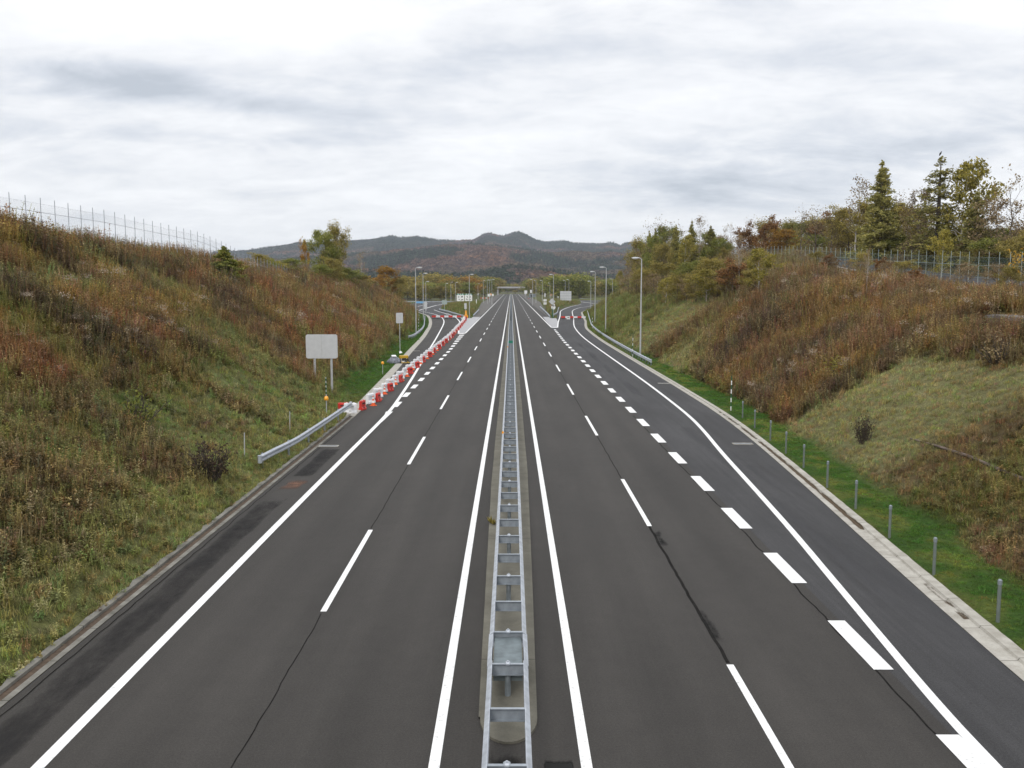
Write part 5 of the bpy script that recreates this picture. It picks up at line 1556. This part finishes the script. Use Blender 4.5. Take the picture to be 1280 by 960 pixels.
# distant groves on both sides of the highway
def grove(n, x0, x1, y0, y1, hf, kinds, label, group, seed):
    r = random.Random(seed)
    for i in range(n):
        y = r.uniform(y0, y1); x = r.uniform(x0, x1)
        tree(r.choice(kinds), x, y, hf(x, y) * r.uniform(.82, 1.1), label, 'tree', group=group, wide=r.uniform(1.2, 1.6), z=.3)
grove(30, -115, -28, 600, 760, lambda x, y: 15 if x > -60 else 13.5, ['grove_o', 'grove_o', 'grove_o', 'grove_l'], 'orange and olive autumn tree in the distant grove left of the highway', 'trees of the distant grove left of the highway', 1)
grove(24, -120, -24, 540, 600, lambda x, y: 9.5, ['grove_g', 'grove_l', 'grove_g'], 'dark green tree in front of the distant orange grove on the left', 'green trees before the distant orange grove', 2)
grove(20, -48, -14, 760, 1120, lambda x, y: 15, ['grove_g', 'grove_l', 'grove_l', 'grove_o'], 'tree lining the far left side of the highway before the bridge', 'trees lining the far left side of the highway', 3)
grove(20, 16, 70, 700, 1100, lambda x, y: 15, ['grove_g', 'grove_l', 'grove_g'], 'tree lining the far right side of the highway before the bridge', 'trees lining the far right side of the highway', 4)
grove(28, 26, 110, 620, 760, lambda x, y: 14.5 if x < 60 else 12, ['grove_g', 'grove_g', 'grove_l'], 'green tree in the distant grove right of the highway', 'trees of the distant grove right of the highway', 5)
grove(14, 70, 190, 700, 900, lambda x, y: 14, ['grove_l', 'grove_o', 'grove_g'], 'autumn tree beyond the green field on the right', 'trees beyond the green field on the right', 6)
grove(18, -45, 50, 1150, 1230, lambda x, y: 11, ['grove_g', 'grove_l'], 'dark tree closing the view beyond the highway bridge', 'trees closing the view beyond the bridge', 7)
grove(10, -260, -110, 560, 760, lambda x, y: 13, ['grove_g', 'grove_o', 'grove_l'], 'tree in the far wood left of the distant orange grove', 'trees far left beyond the bank', 8)

# highway overbridge
r = empty('bridge', (0, 1000, 0), 0, 'pale concrete road bridge crossing the highway far away', 'bridge')
m = MB(); m.box((2, 0, 7.9), (64, 9, 1.2)); m.build('deck', M['bridge'], r)
for s in (-1, 1):
    m = MB(); m.box((2, s * 4.4, 8.75), (64, .3, .5)); m.build('parapet', M['bridge'], r)
for px in (-14.5, 15.5):
    m = MB(); m.box((px, 0, 3.3), (1.6, 6, 8.0)); m.build('pier', M['bridge'], r)
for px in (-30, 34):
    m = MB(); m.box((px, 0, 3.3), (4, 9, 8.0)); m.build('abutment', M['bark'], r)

# crow on the tip of the tallest conifer
x, z = at(1175.5, 194.5, 128)
mb = MB()
prof = [(-.30, .02), (-.22, .05), (-.08, .11), (.08, .12), (.18, .08), (.24, .075), (.31, .06), (.35, .02), (.42, .004)]
vs = []; fs = []
for i, (t, rr) in enumerate(prof):
    ang = R(62)
    cx = t * math.cos(ang); cz = t * math.sin(ang)
    for k in range(10):
        a = 2 * math.pi * k / 10
        vs.append((cx - rr * math.sin(ang) * math.sin(a), rr * math.cos(a), cz + rr * math.cos(ang) * math.sin(a)))
for i in range(len(prof) - 1):
    for k in range(10): j = (k + 1) % 10; fs.append((i * 10 + k, i * 10 + j, i * 10 + 10 + j, i * 10 + 10 + k))
fs += [tuple(range(10)), tuple(range(80, 90))]
mb.add([(x + a, 128 + b, z + c + .25) for a, b, c in vs], fs)
mb.tube([(x - .02, 128.04, z - .05), (x, 128.03, z + .2)], .012, 4)
tag(mb.build('crow', M['bird']), 'black bird perched on the tip of the tallest conifer', 'bird')

# ------------------------------------------------------------------ hills
def ridge(az, tbl):
    return np.interp(az, [t[0] for t in tbl], [t[1] for t in tbl])
FAR = [(-2500, 318), (0, 322), (200, 316), (300, 313), (330, 310), (350, 307), (366, 304.5), (375, 302), (382, 303.5), (393, 305), (415, 303), (432, 300), (465, 298.5), (478, 296.5), (491, 294.2), (500, 296.6), (515, 295.6), (522, 295), (535, 297.5), (544, 299.7), (574, 301.2), (592, 300),
       (603, 294), (611.6, 291.4), (620, 293), (629, 295), (636, 292.8), (648.7, 290), (655, 292.5), (668, 299.5), (679, 302.8), (705.6, 300.8), (716.6, 304), (745, 304.5), (758, 304.4), (773.5, 307), (782, 304), (793, 303), (802, 305), (830, 308), (900, 306), (1100, 310), (3600, 316)]
MID = [(-2500, 330), (300, 326), (430, 318), (480, 312), (530, 306), (600, 305), (640, 308), (690, 314), (760, 316), (830, 322), (3600, 330)]
NEAR = [(-2500, 346), (300, 344), (440, 334), (520, 337), (575, 344), (610, 341), (640, 334), (660, 333), (700, 339), (740, 345), (800, 342), (3600, 346)]
def build_hills():
    us = np.concatenate([np.linspace(-900, 280, 60), np.arange(284, 860, 1.6), np.linspace(870, 2300, 60)])
    Ds = np.concatenate([np.linspace(1300, 2200, 46), np.linspace(2230, 3200, 56), np.linspace(3240, 5200, 90)])
    U, D = np.meshgrid(us, Ds)
    X = (U - 639) / F * D; Y = D
    def hz(v, d): return 8.4 + (359 - v) * d / F
    hn = hz(ridge(U, NEAR), 1900.); hm = hz(ridge(U, MID), 3000.); hf = hz(ridge(U, FAR), 4700.)
    warp = (fbm(X, Y, 500, 3) - .5)
    def bump(d0, w0, w1):
        t = D + warp * 350 - d0
        return np.where(t < 0, np.clip(1 + t / w0, 0, 1), np.clip(1 - t / w1, 0, 1))
    def sm(t): return t * t * (3 - 2 * t)
    zn = hn * sm(bump(1900, 600, 500)); zm = hm * sm(bump(3000, 1000, 1200)) ; zf = hf * sm(np.where(D < 4700, np.clip(1 - (4700 - D) / 1900, 0, 1), np.clip(1 - (D - 4700) / 900, 0, 1)))
    Z = np.maximum(np.maximum(zn, zm), zf)
    amp = np.clip(Z / 60, 0, 1)
    Z = Z * .985 - 9 * amp + amp * ((fbm(X, Y, 260, 7) - .5) * 34 + (fbm(X, Y, 90, 12) - .5) * 14) * np.where(D > 4500, .3, 1) - 6 
    V = np.stack([X.ravel(), Y.ravel(), Z.ravel()], 1)
    ny, nx = X.shape
    I, J = np.meshgrid(np.arange(nx - 1), np.arange(ny - 1)); a = (J * nx + I).ravel()
    Fc = np.stack([a, a + 1, a + nx + 1, a + nx], 1)
    me = bpy.data.meshes.new('hills'); me.vertices.add(len(V)); me.vertices.foreach_set('co', V.ravel())
    me.loops.add(Fc.size); me.loops.foreach_set('vertex_index', Fc.ravel().astype(np.int32))
    me.polygons.add(len(Fc)); me.polygons.foreach_set('loop_start', np.arange(0, Fc.size, 4, dtype=np.int32))
    me.update(calc_edges=True)
    me.materials.append(plain('forest_floor', (.05, .045, .03), .95, 0, .4, .01))
    o = bpy.data.objects.new('hills', me); COL.objects.link(o); tag(o, kind='structure')
    return us, Ds, Z
HU, HD, HZ = build_hills()

# ------------------------------------------------------------------ scattered plant cover (geometry nodes)
def hidden_mesh(name, mb_or_v, mat):
    if isinstance(mb_or_v, MB):
        me = bpy.data.meshes.new(name); me.from_pydata(mb_or_v.v, [], mb_or_v.f); me.materials.append(mat); me.update()
    else:
        me = mesh_quads(name, mb_or_v, mat)
    return bpy.data.objects.new(name, me)
def scatter(name, pos, rot, scl, col, idx, protos, label=None):
    me = bpy.data.meshes.new(name); n = len(pos)
    me.vertices.add(n); me.vertices.foreach_set('co', np.asarray(pos, np.float32).ravel())
    for nm, ty, key, dat in (('rot', 'FLOAT_VECTOR', 'vector', rot), ('scl', 'FLOAT_VECTOR', 'vector', scl), ('col', 'FLOAT_COLOR', 'color', np.concatenate([col, np.ones((n, 1))], 1)), ('idx', 'INT', 'value', idx)):
        a = me.attributes.new(nm, ty, 'POINT'); a.data.foreach_set(key, np.ascontiguousarray(dat, dtype=np.int32 if ty == 'INT' else np.float32).ravel())
    c = bpy.data.collections.new(name + '_kinds')
    for p in protos: c.objects.link(p)
    ng = bpy.data.node_groups.new(name, 'GeometryNodeTree')
    ng.interface.new_socket('Geometry', in_out='INPUT', socket_type='NodeSocketGeometry')
    ng.interface.new_socket('Geometry', in_out='OUTPUT', socket_type='NodeSocketGeometry')
    gi = ng.nodes.new('NodeGroupInput'); go = ng.nodes.new('NodeGroupOutput')
    iop = ng.nodes.new('GeometryNodeInstanceOnPoints'); ci = ng.nodes.new('GeometryNodeCollectionInfo')
    ci.inputs['Collection'].default_value = c; ci.inputs['Separate Children'].default_value = True; ci.inputs['Reset Children'].default_value = True
    ng.links.new(gi.outputs[0], iop.inputs['Points']); ng.links.new(ci.outputs[0], iop.inputs['Instance'])
    iop.inputs['Pick Instance'].default_value = True
    def attr(nm, ty):
        a = ng.nodes.new('GeometryNodeInputNamedAttribute'); a.data_type = ty; a.inputs['Name'].default_value = nm
        return next(s for s in a.outputs if s.enabled and s.name == 'Attribute')
    ng.links.new(attr('idx', 'INT'), iop.inputs['Instance Index'])
    e = ng.nodes.new('FunctionNodeEulerToRotation'); ng.links.new(attr('rot', 'FLOAT_VECTOR'), e.inputs[0]); ng.links.new(e.outputs[0], iop.inputs['Rotation'])
    ng.links.new(attr('scl', 'FLOAT_VECTOR'), iop.inputs['Scale'])
    ng.links.new(iop.outputs[0], go.inputs[0])
    o = bpy.data.objects.new(name, me); COL.objects.link(o)
    md = o.modifiers.new('scatter', 'NODES'); md.node_group = ng
    return tag(o, label, kind='stuff')

def cover_mat(name, tipmul=1.0, contrast=.5):
    m, t, b, o = nt(name)
    a = t.nodes.new('ShaderNodeAttribute'); a.attribute_type = 'INSTANCER'; a.attribute_name = 'col'
    g = t.nodes.new('ShaderNodeNewGeometry')
    rr = ramp(t, g.outputs['Random Per Island'], 0, 1 - contrast, 1, 1 + contrast)
    c = mix(t, 1.0, a.outputs['Color'], rr, 'MULTIPLY')
    t.links.new(c, b.inputs['Base Color']); b.inputs['Roughness'].default_value = .85; b.inputs['Specular IOR Level'].default_value = .1
    tl = t.nodes.new('ShaderNodeBsdfTranslucent'); t.links.new(c, tl.inputs['Color'])
    ms = t.nodes.new('ShaderNodeMixShader'); ms.inputs[0].default_value = .3
    t.links.new(b.outputs[0], ms.inputs[1]); t.links.new(tl.outputs[0], ms.inputs[2]); t.links.new(ms.outputs[0], o.inputs['Surface'])
    return m
CM = cover_mat('plant_cover')
M['fluff'] = plain('seed_fluff', (.30, .24, .18), .95, 0, .3, 8)
def blades(seed, n, h, spread, w, bend=.5):
    r = random.Random(seed); mb = MB()
    for i in range(n):
        a = r.random() * 6.283; rad = spread * math.sqrt(r.random()); c = Vector((rad * math.cos(a), rad * math.sin(a), -.05))
        b = r.random() * 6.283; L = h * (.5 + .7 * r.random()); k = bend * r.random()
        dx = Vector((math.cos(b), math.sin(b), 0)); s = Vector((-dx.y, dx.x, 0)) * w * (.5 + r.random())
        p1 = c + Vector((0, 0, L * .55)) + dx * k * L * .3; p2 = c + Vector((0, 0, L * (1 - k * .35))) + dx * k * L * .9
        mb.add([c - s, c + s, p1 + s * .8, p2, p1 - s * .8], [(0, 1, 2, 4), (4, 2, 3)])
    return mb
def weed(seed, nst, h, spread, leafy, lsz):
    r = random.Random(seed); mb = MB()
    for i in range(nst):
        a = r.random() * 6.283; rad = spread * math.sqrt(r.random()); c = Vector((rad * math.cos(a), rad * math.sin(a), -.05))
        L = h * (.6 + .5 * r.random()); d = Vector((r.gauss(0, .12), r.gauss(0, .12), 1)).normalized(); s = Vector((.008, 0, 0))
        e = c + d * L
        mb.add([c - s, c + s, e + s * .5, e - s * .5], [(0, 1, 2, 3)])
        for k in range(leafy):
            t = .15 + .85 * r.random(); p = c + d * L * t; b = r.random() * 6.283
            dx = Vector((math.cos(b), math.sin(b), r.uniform(-.4, .7))).normalized() * lsz * (1.25 - t * .5); sd = Vector((-dx.y, dx.x, 0)) * .28
            mb.add([p, p + dx * .5 + sd, p + dx, p + dx * .5 - sd], [(0, 1, 2, 3)])
    return mb
def weed_fluff(seed, nst, h, spread):
    r = random.Random(seed); mb = MB()
    for i in range(nst):
        a = r.random() * 6.283; rad = spread * math.sqrt(r.random()); c = Vector((rad * math.cos(a), rad * math.sin(a), h * (.75 + .3 * r.random())))
        for k in range(7):
            p = c + Vector((r.gauss(0, .07), r.gauss(0, .07), r.gauss(0, .07))); q = .02
            mb.add([p + Vector((-q, 0, 0)), p + Vector((0, q, q)), p + Vector((q, 0, 0)), p + Vector((0, -q, -q))], [(0, 1, 2, 3)])
    return mb
protos = [hidden_mesh('a_grass', blades(1, 34, .42, .28, .011, .9), CM), hidden_mesh('b_grass', blades(2, 30, .55, .30, .012, 1.1), CM),
          hidden_mesh('c_weed', weed(3, 8, .95, .28, 11, .12), CM), hidden_mesh('d_weed', weed(4, 7, 1.15, .30, 14, .10), CM),
          hidden_mesh('e_leafy', weed(5, 12, .5, .30, 12, .13), CM), hidden_mesh('f_lawn', blades(6, 60, .20, .32, .012, .9), CM),
          hidden_mesh('g_fluff', weed_fluff(7, 6, .95, .3), M['fluff'])]
def cover(name, x0, x1, y0, y1, dens, sizef, seed, sel):
    r = np.random.default_rng(seed)
    n = int((x1 - x0) * (y1 - y0) * dens)
    x = r.uniform(x0, x1, n); y = r.uniform(y0, y1, n)
    k = sel(x, y); x = x[k]; y = y[k]
    z = ground(x, y); c, tall, lush = plantcol(x, y)
    n = len(x)
    u = r.random(n)
    short = np.clip(1 - tall / .25, 0, 1)
    idx = np.where(lush > .5, 5, np.where(u < tall * .8, np.where(r.random(n) < .5, 2, 3), np.where(u < tall * .8 + .22 * (1 - short), 4, np.where(r.random(n) < .55, 0, 1))))
    fl = (tall > .6) & (r.random(n) < .045 * (fbm(x, y, 4, 131) > .56) + .006)
    idx = np.where(fl, 6, idx)
    s = sizef * (.65 + .7 * r.random(n)) * (1 - .42 * short) * np.where(tall > .7, 1.12, 1)
    edge = np.minimum(np.abs(lout(y) - x), np.abs(x - rout(y)))
    s = s * np.clip(edge / .9, np.where(x < 0, .7, .35), 1)
    s = s * np.where((x > 38) & (y < 130), .5, 1)
    s = s * np.where((x < -29.0) & (y < 71) & (x > -33.5), 1.75, 1); tall = np.where((x < -29.0) & (y < 72), 1.0, tall)
    cc = c * (1 + (.5 - .3 * short[:, None]) * (r.random((n, 1)) - .5)) * (1 + .12 * r.normal(size=(n, 3)))
    q = r.random(n)
    nl = (lush < .5) & (r.random(n) > short * .7)
    for lo, hi, pc in ((0, .09, (.34, .27, .12)), (.09, .17, (.15, .105, .06)), (.17, .25, (.25, .14, .06)), (.25, .33, (.13, .17, .05)), (.33, .37, (.36, .30, .20))):
        kk = nl & (q >= lo) & (q < hi)
        cc[kk] = cc[kk] * .45 + np.array(pc) * .55
    cc = np.clip(cc * np.array((1.34, 1.32, 1.20)), .01, .9)
    rot = np.stack([r.normal(0, .12, n), r.normal(0, .12, n), r.uniform(0, 6.283, n)], 1)
    sz = np.stack([s * 1.1, s * 1.1, s * (.8 + .4 * r.random(n))], 1)
    return np.stack([x, y, z], 1), rot, sz, cc, idx
def view(x, y, m=3):
    return np.abs(x) < y * .575 + m + 6
def selL(x, y): return (x < lout(y) - .02) & view(x, y) & ((lout(y) - x) < 34)
BX = [(p[1], p[0]) for p in pts_bench]
def selR(x, y): return (~((y > 30) & (y < 58) & (x > interp(BX, y) - 2.8) & (x < interp(BX, y) + 1.1))) & (x > rout(y) + .02) & view(x, y) & ~((x > 45.6) & (x < 54.6) & (y > 55) & (y < 300))
def multi(name, bands, sel, label):
    parts = [cover(name, *b, sel) for b in bands]
    scatter(name, *[np.concatenate([p[i] for p in parts]) for i in range(5)], protos, label)
multi('weeds', [(-50, -10, 13, 45, 30, .66, 1), (-50, -10, 45, 80, 16, .85, 2), (-60, -10, 80, 140, 6, 1.25, 3), (-70, -10, 140, 300, 2.6, 1.7, 4)], selL,
      'autumn weeds and rough grass covering the left bank')
multi('weeds', [(10, 40, 13, 45, 26, .62, 5), (10, 60, 45, 80, 15, .85, 6), (10, 80, 80, 140, 5, 1.25, 7), (10, 100, 140, 340, 2.2, 1.8, 8)], selR,
      'autumn weeds and rough grass covering the right bank')
def selI(x, y):
    li = interp(LINNER, y); ri = interp(RINNER, y)
    return ((x > li + .8) & (x < -SB(y) - .5) & (y > 266)) | ((x < ri - .8) & (x > SB(y) + .5) & (y > 266))
multi('island_weeds', [(-32, 42, 262, 520, 2.2, .85, 9)], selI, 'weeds and grass on the ramp islands')

# forest canopy on the hills
def canopy(seed, n=46):
    r = np.random.default_rng(seed); d = r.normal(size=(n, 3)); d /= np.linalg.norm(d, axis=1)[:, None]
    d[:, 2] = np.abs(d[:, 2]) * 1.1
    return leaf_cloud(None, None, d * np.array([4.6, 4.6, 6.0]) * (.6 + .4 * r.random((n, 1))) + np.array([0, 0, 2.5]), 3.4, seed, .4)
def spire(seed, n=40):
    r = np.random.default_rng(seed); t = r.random(n); a = r.random(n) * 6.28
    P = np.stack([np.cos(a) * (1 - t) * 2.8, np.sin(a) * (1 - t) * 2.8, t * 14], 1)
    return leaf_cloud(None, None, P, 2.8, seed, .1)
CF = cover_mat('canopy_cover', contrast=.35)
hp = [hidden_mesh('a_canopy', canopy(1), CF), hidden_mesh('b_canopy', canopy(2), CF), hidden_mesh('c_spire', spire(3), CF)]
def hillscatter(n, seed):
    r = np.random.default_rng(seed)
    fi = r.uniform(0, HZ.shape[0] - 1.001, n) if False else None
    D = 1330 + (5000 - 1330) * r.random(n) ** .95
    U = r.uniform(270, 860, n)
    ui = np.clip(np.searchsorted(HU, U) - 1, 0, len(HU) - 2); di = np.clip(np.searchsorted(HD, D) - 1, 0, len(HD) - 2)
    fu = (U - HU[ui]) / (HU[ui + 1] - HU[ui]); fd = (D - HD[di]) / (HD[di + 1] - HD[di])
    z = (HZ[di, ui] * (1 - fu) + HZ[di, ui + 1] * fu) * (1 - fd) + (HZ[di + 1, ui] * (1 - fu) + HZ[di + 1, ui + 1] * fu) * fd
    X = (U - 639) / F * D
    # keep only slopes that face the highway
    z2 = (HZ[np.maximum(di - 2, 0), ui])
    k = ((z - z2) > -14) & (z > 2)
    X, D, z = X[k], D[k], z[k]; n = len(X)
    a = fbm(X, D, 330, 5); b2 = fbm(X, D, 140, 9); c3 = fbm(X, D, 60, 15)
    brown = np.array((.150, .092, .064)); red = np.array((.220, .110, .050)); grn = np.array((.034, .052, .026)); ol = np.array((.100, .092, .046)); grey = np.array((.092, .080, .078))
    c = np.tile(brown, (n, 1))
    def bl(w, col):
        nonlocal c
        w = np.clip(w, 0, 1)[:, None]; c = c * (1 - w) + col * w
    bl(sstep(b2, .45, .6) * .6, grey); bl(sstep(c3, .5, .62) * .55, red); bl(sstep(a, .5, .62) * .55, ol)
    gm = sstep(fbm(X, D, 150, 25), .52, .58); bl(gm * .95, grn)
    bl(sstep(D, 3700, 4200) * sstep(fbm(X, D, 500, 29), .40, .5) * .85, grn)
    c = c * (.45 + 1.1 * r.random((n, 1))) * 1.15
    idx = np.where((gm > .5) & (r.random(n) < .6), 2, r.integers(0, 2, n))
    s = (.8 + .7 * r.random(n))
    return np.stack([X, D, z - 1.5], 1), np.stack([np.zeros(n), np.zeros(n), r.uniform(0, 6.28, n)], 1), np.stack([s * 1.1, s * 1.1, s * .9], 1), c, idx
scatter('distant_forest', *hillscatter(95000, 3), hp, 'mixed autumn forest covering the distant hills')

# ------------------------------------------------------------------ haze
m = bpy.data.materials.new('haze'); m.use_nodes = True; t = m.node_tree
t.nodes.remove(t.nodes['Principled BSDF'])
pv = t.nodes.new('ShaderNodeVolumePrincipled'); pv.inputs['Color'].default_value = (.80, .88, 1, 1); pv.inputs['Density'].default_value = 0.000078
pv.inputs['Anisotropy'].default_value = .1
t.links.new(pv.outputs[0], t.nodes['Material Output'].inputs['Volume'])
mb = MB(); mb.box((0, 4500, 179), (13000, 9200, 380)); hz = mb.build('haze', m); tag(hz, 'thin pale blue air between the highway and the hills', kind='stuff')

# ------------------------------------------------------------------ sky and sun
EL, AZ = R(38), R(200)      # sun behind the camera, hidden by cloud
w = bpy.data.worlds.new('World'); scene.world = w; w.use_nodes = True; t = w.node_tree
bg = t.nodes['Background']
sky = t.nodes.new('ShaderNodeTexSky'); sky.sky_type = 'NISHITA'; sky.sun_disc = False; sky.sun_elevation = EL; sky.sun_rotation = AZ
tc = t.nodes.new('ShaderNodeTexCoord'); D = tc.outputs['Generated']
sp = t.nodes.new('ShaderNodeSeparateXYZ'); t.links.new(D, sp.inputs[0])
def mth(op, a, b=None, c=None, clamp=False):
    n = t.nodes.new('ShaderNodeMath'); n.operation = op; n.use_clamp = clamp
    for i, v in enumerate((a, b, c)):
        if v is None: continue
        if isinstance(v, (int, float)): n.inputs[i].default_value = v
        else: t.links.new(v, n.inputs[i])
    return n.outputs[0]
zc = mth('ADD', mth('MAXIMUM', sp.outputs['Z'], 0.0), .24)
cb = t.nodes.new('ShaderNodeCombineXYZ')
t.links.new(mth('DIVIDE', sp.outputs['X'], zc), cb.inputs[0]); t.links.new(mth('DIVIDE', sp.outputs['Y'], zc), cb.inputs[1])
P = cb.outputs[0]
n1 = noise_node(t, P, 1.0, 7, .55, .35, mapscale=(.95, 1.3, 1), loc=(3.1, 1.7, 0))
n2 = noise_node(t, P, 2.8, 7, .6, .4, mapscale=(.95, 1.5, 1), loc=(8.3, 4.2, 0))
n3 = noise_node(t, P, 8, 6, .6, .4, mapscale=(.95, 1.1, 1), loc=(1.3, 9.2, 0))
dens = mth('ADD', mth('ADD', mth('MULTIPLY', n1, .42), mth('MULTIPLY', n2, .38)), mth('MULTIPLY', n3, .20))
yy = mth('MAXIMUM', sp.outputs['Y'], .05)
su = mth('DIVIDE', sp.outputs['X'], yy); sv = mth('DIVIDE', sp.outputs['Z'], yy)
def bank(cu, cv, wu, wv, tilt, amp):
    """one particular cloud bank in the sky, at its bearing and height"""
    du = mth('SUBTRACT', su, cu); dv = mth('SUBTRACT', mth('SUBTRACT', sv, cv), mth('MULTIPLY', du, tilt))
    e = mth('ADD', mth('POWER', mth('DIVIDE', du, wu), 2.0), mth('POWER', mth('DIVIDE', dv, wv), 2.0))
    g_ = mth('EXPONENT', mth('MULTIPLY', e, -1.0))
    return mth('MULTIPLY', mth('MULTIPLY', g_, amp), mth('ADD', mth('MULTIPLY', n2, 1.9), .10))
banks = [(-.46, .225, .22, .022, -.10, .20), (-.30, .195, .16, .012, -.08, .10), (-.50, .165, .12, .018, 0, .10), (-.23, .155, .10, .010, .02, .10), (.30, .130, .22, .040, .10, .16), (.50, .165, .16, .030, .22, .10), (.42, .225, .20, .020, -.05, .06),
         (.10, .28, .25, .03, -.1, .07), (.25, .10, .12, .02, .05, .10), (-.05, .24, .12, .02, .1, .05), (.02, .10, .25, .02, 0, .03), (-.30, .29, .3, .03, 0, -.12), (-.10, .06, .35, .03, 0, -.06), (.15, .19, .12, .03, 0, -.06), (.52, .29, .1, .03, 0, -.10), (.50, .085, .1, .03, .1, -.10)]
for b_ in banks: dens = mth('ADD', dens, bank(*b_))
r_ = t.nodes.new('ShaderNodeValToRGB'); t.links.new(dens, r_.inputs['Fac'])
e = r_.color_ramp.elements
K = 9.4
e[0].position = .43; e[0].color = (.97, .975, .99, 1); e[1].position = .80; e[1].color = (.50, .54, .60, 1)
x_ = e.new(.54); x_.color = (.85, .86, .885, 1); x_ = e.new(.65); x_.color = (.68, .71, .765, 1)
# brighter veil of cloud higher up where the hidden sun is
boost = mth('ADD', 1.0, mth('MULTIPLY', mth('MAXIMUM', mth('SUBTRACT', sp.outputs['Z'], .32), 0.0), 1.1))
vm = t.nodes.new('ShaderNodeVectorMath'); vm.operation = 'SCALE'; t.links.new(r_.outputs['Color'], vm.inputs[0]); t.links.new(mth('MULTIPLY', boost, K), vm.inputs['Scale'])
mx = t.nodes.new('ShaderNodeMix'); mx.data_type = 'RGBA'; mx.inputs[0].default_value = .94
t.links.new(sky.outputs[0], mx.inputs[6]); t.links.new(vm.outputs[0], mx.inputs[7])
t.links.new(mx.outputs[2], bg.inputs['Color']); bg.inputs['Strength'].default_value = 0.1

sl = bpy.data.lights.new('sun', 'SUN'); sl.energy = 0.9; sl.angle = R(16); sl.color = (1, .965, .91)
so = bpy.data.objects.new('sun', sl); COL.objects.link(so)
so.rotation_euler = (R(90) - EL, 0, math.pi - AZ + 0.0)
d = Vector((math.sin(AZ), math.cos(AZ), math.tan(EL))).normalized()
so.rotation_euler = (-d).to_track_quat('-Z', 'Y').to_euler()

scene.render.engine = 'CYCLES'
scene.cycles.max_bounces = 6; scene.cycles.diffuse_bounces = 3; scene.cycles.transparent_max_bounces = 16; scene.cycles.volume_bounces = 0
scene.view_settings.view_transform = 'Standard'; scene.view_settings.look = 'None'; scene.view_settings.gamma = 1
scene.view_settings.exposure = 0.28
scene.render.resolution_x = 1024; scene.render.resolution_y = 768
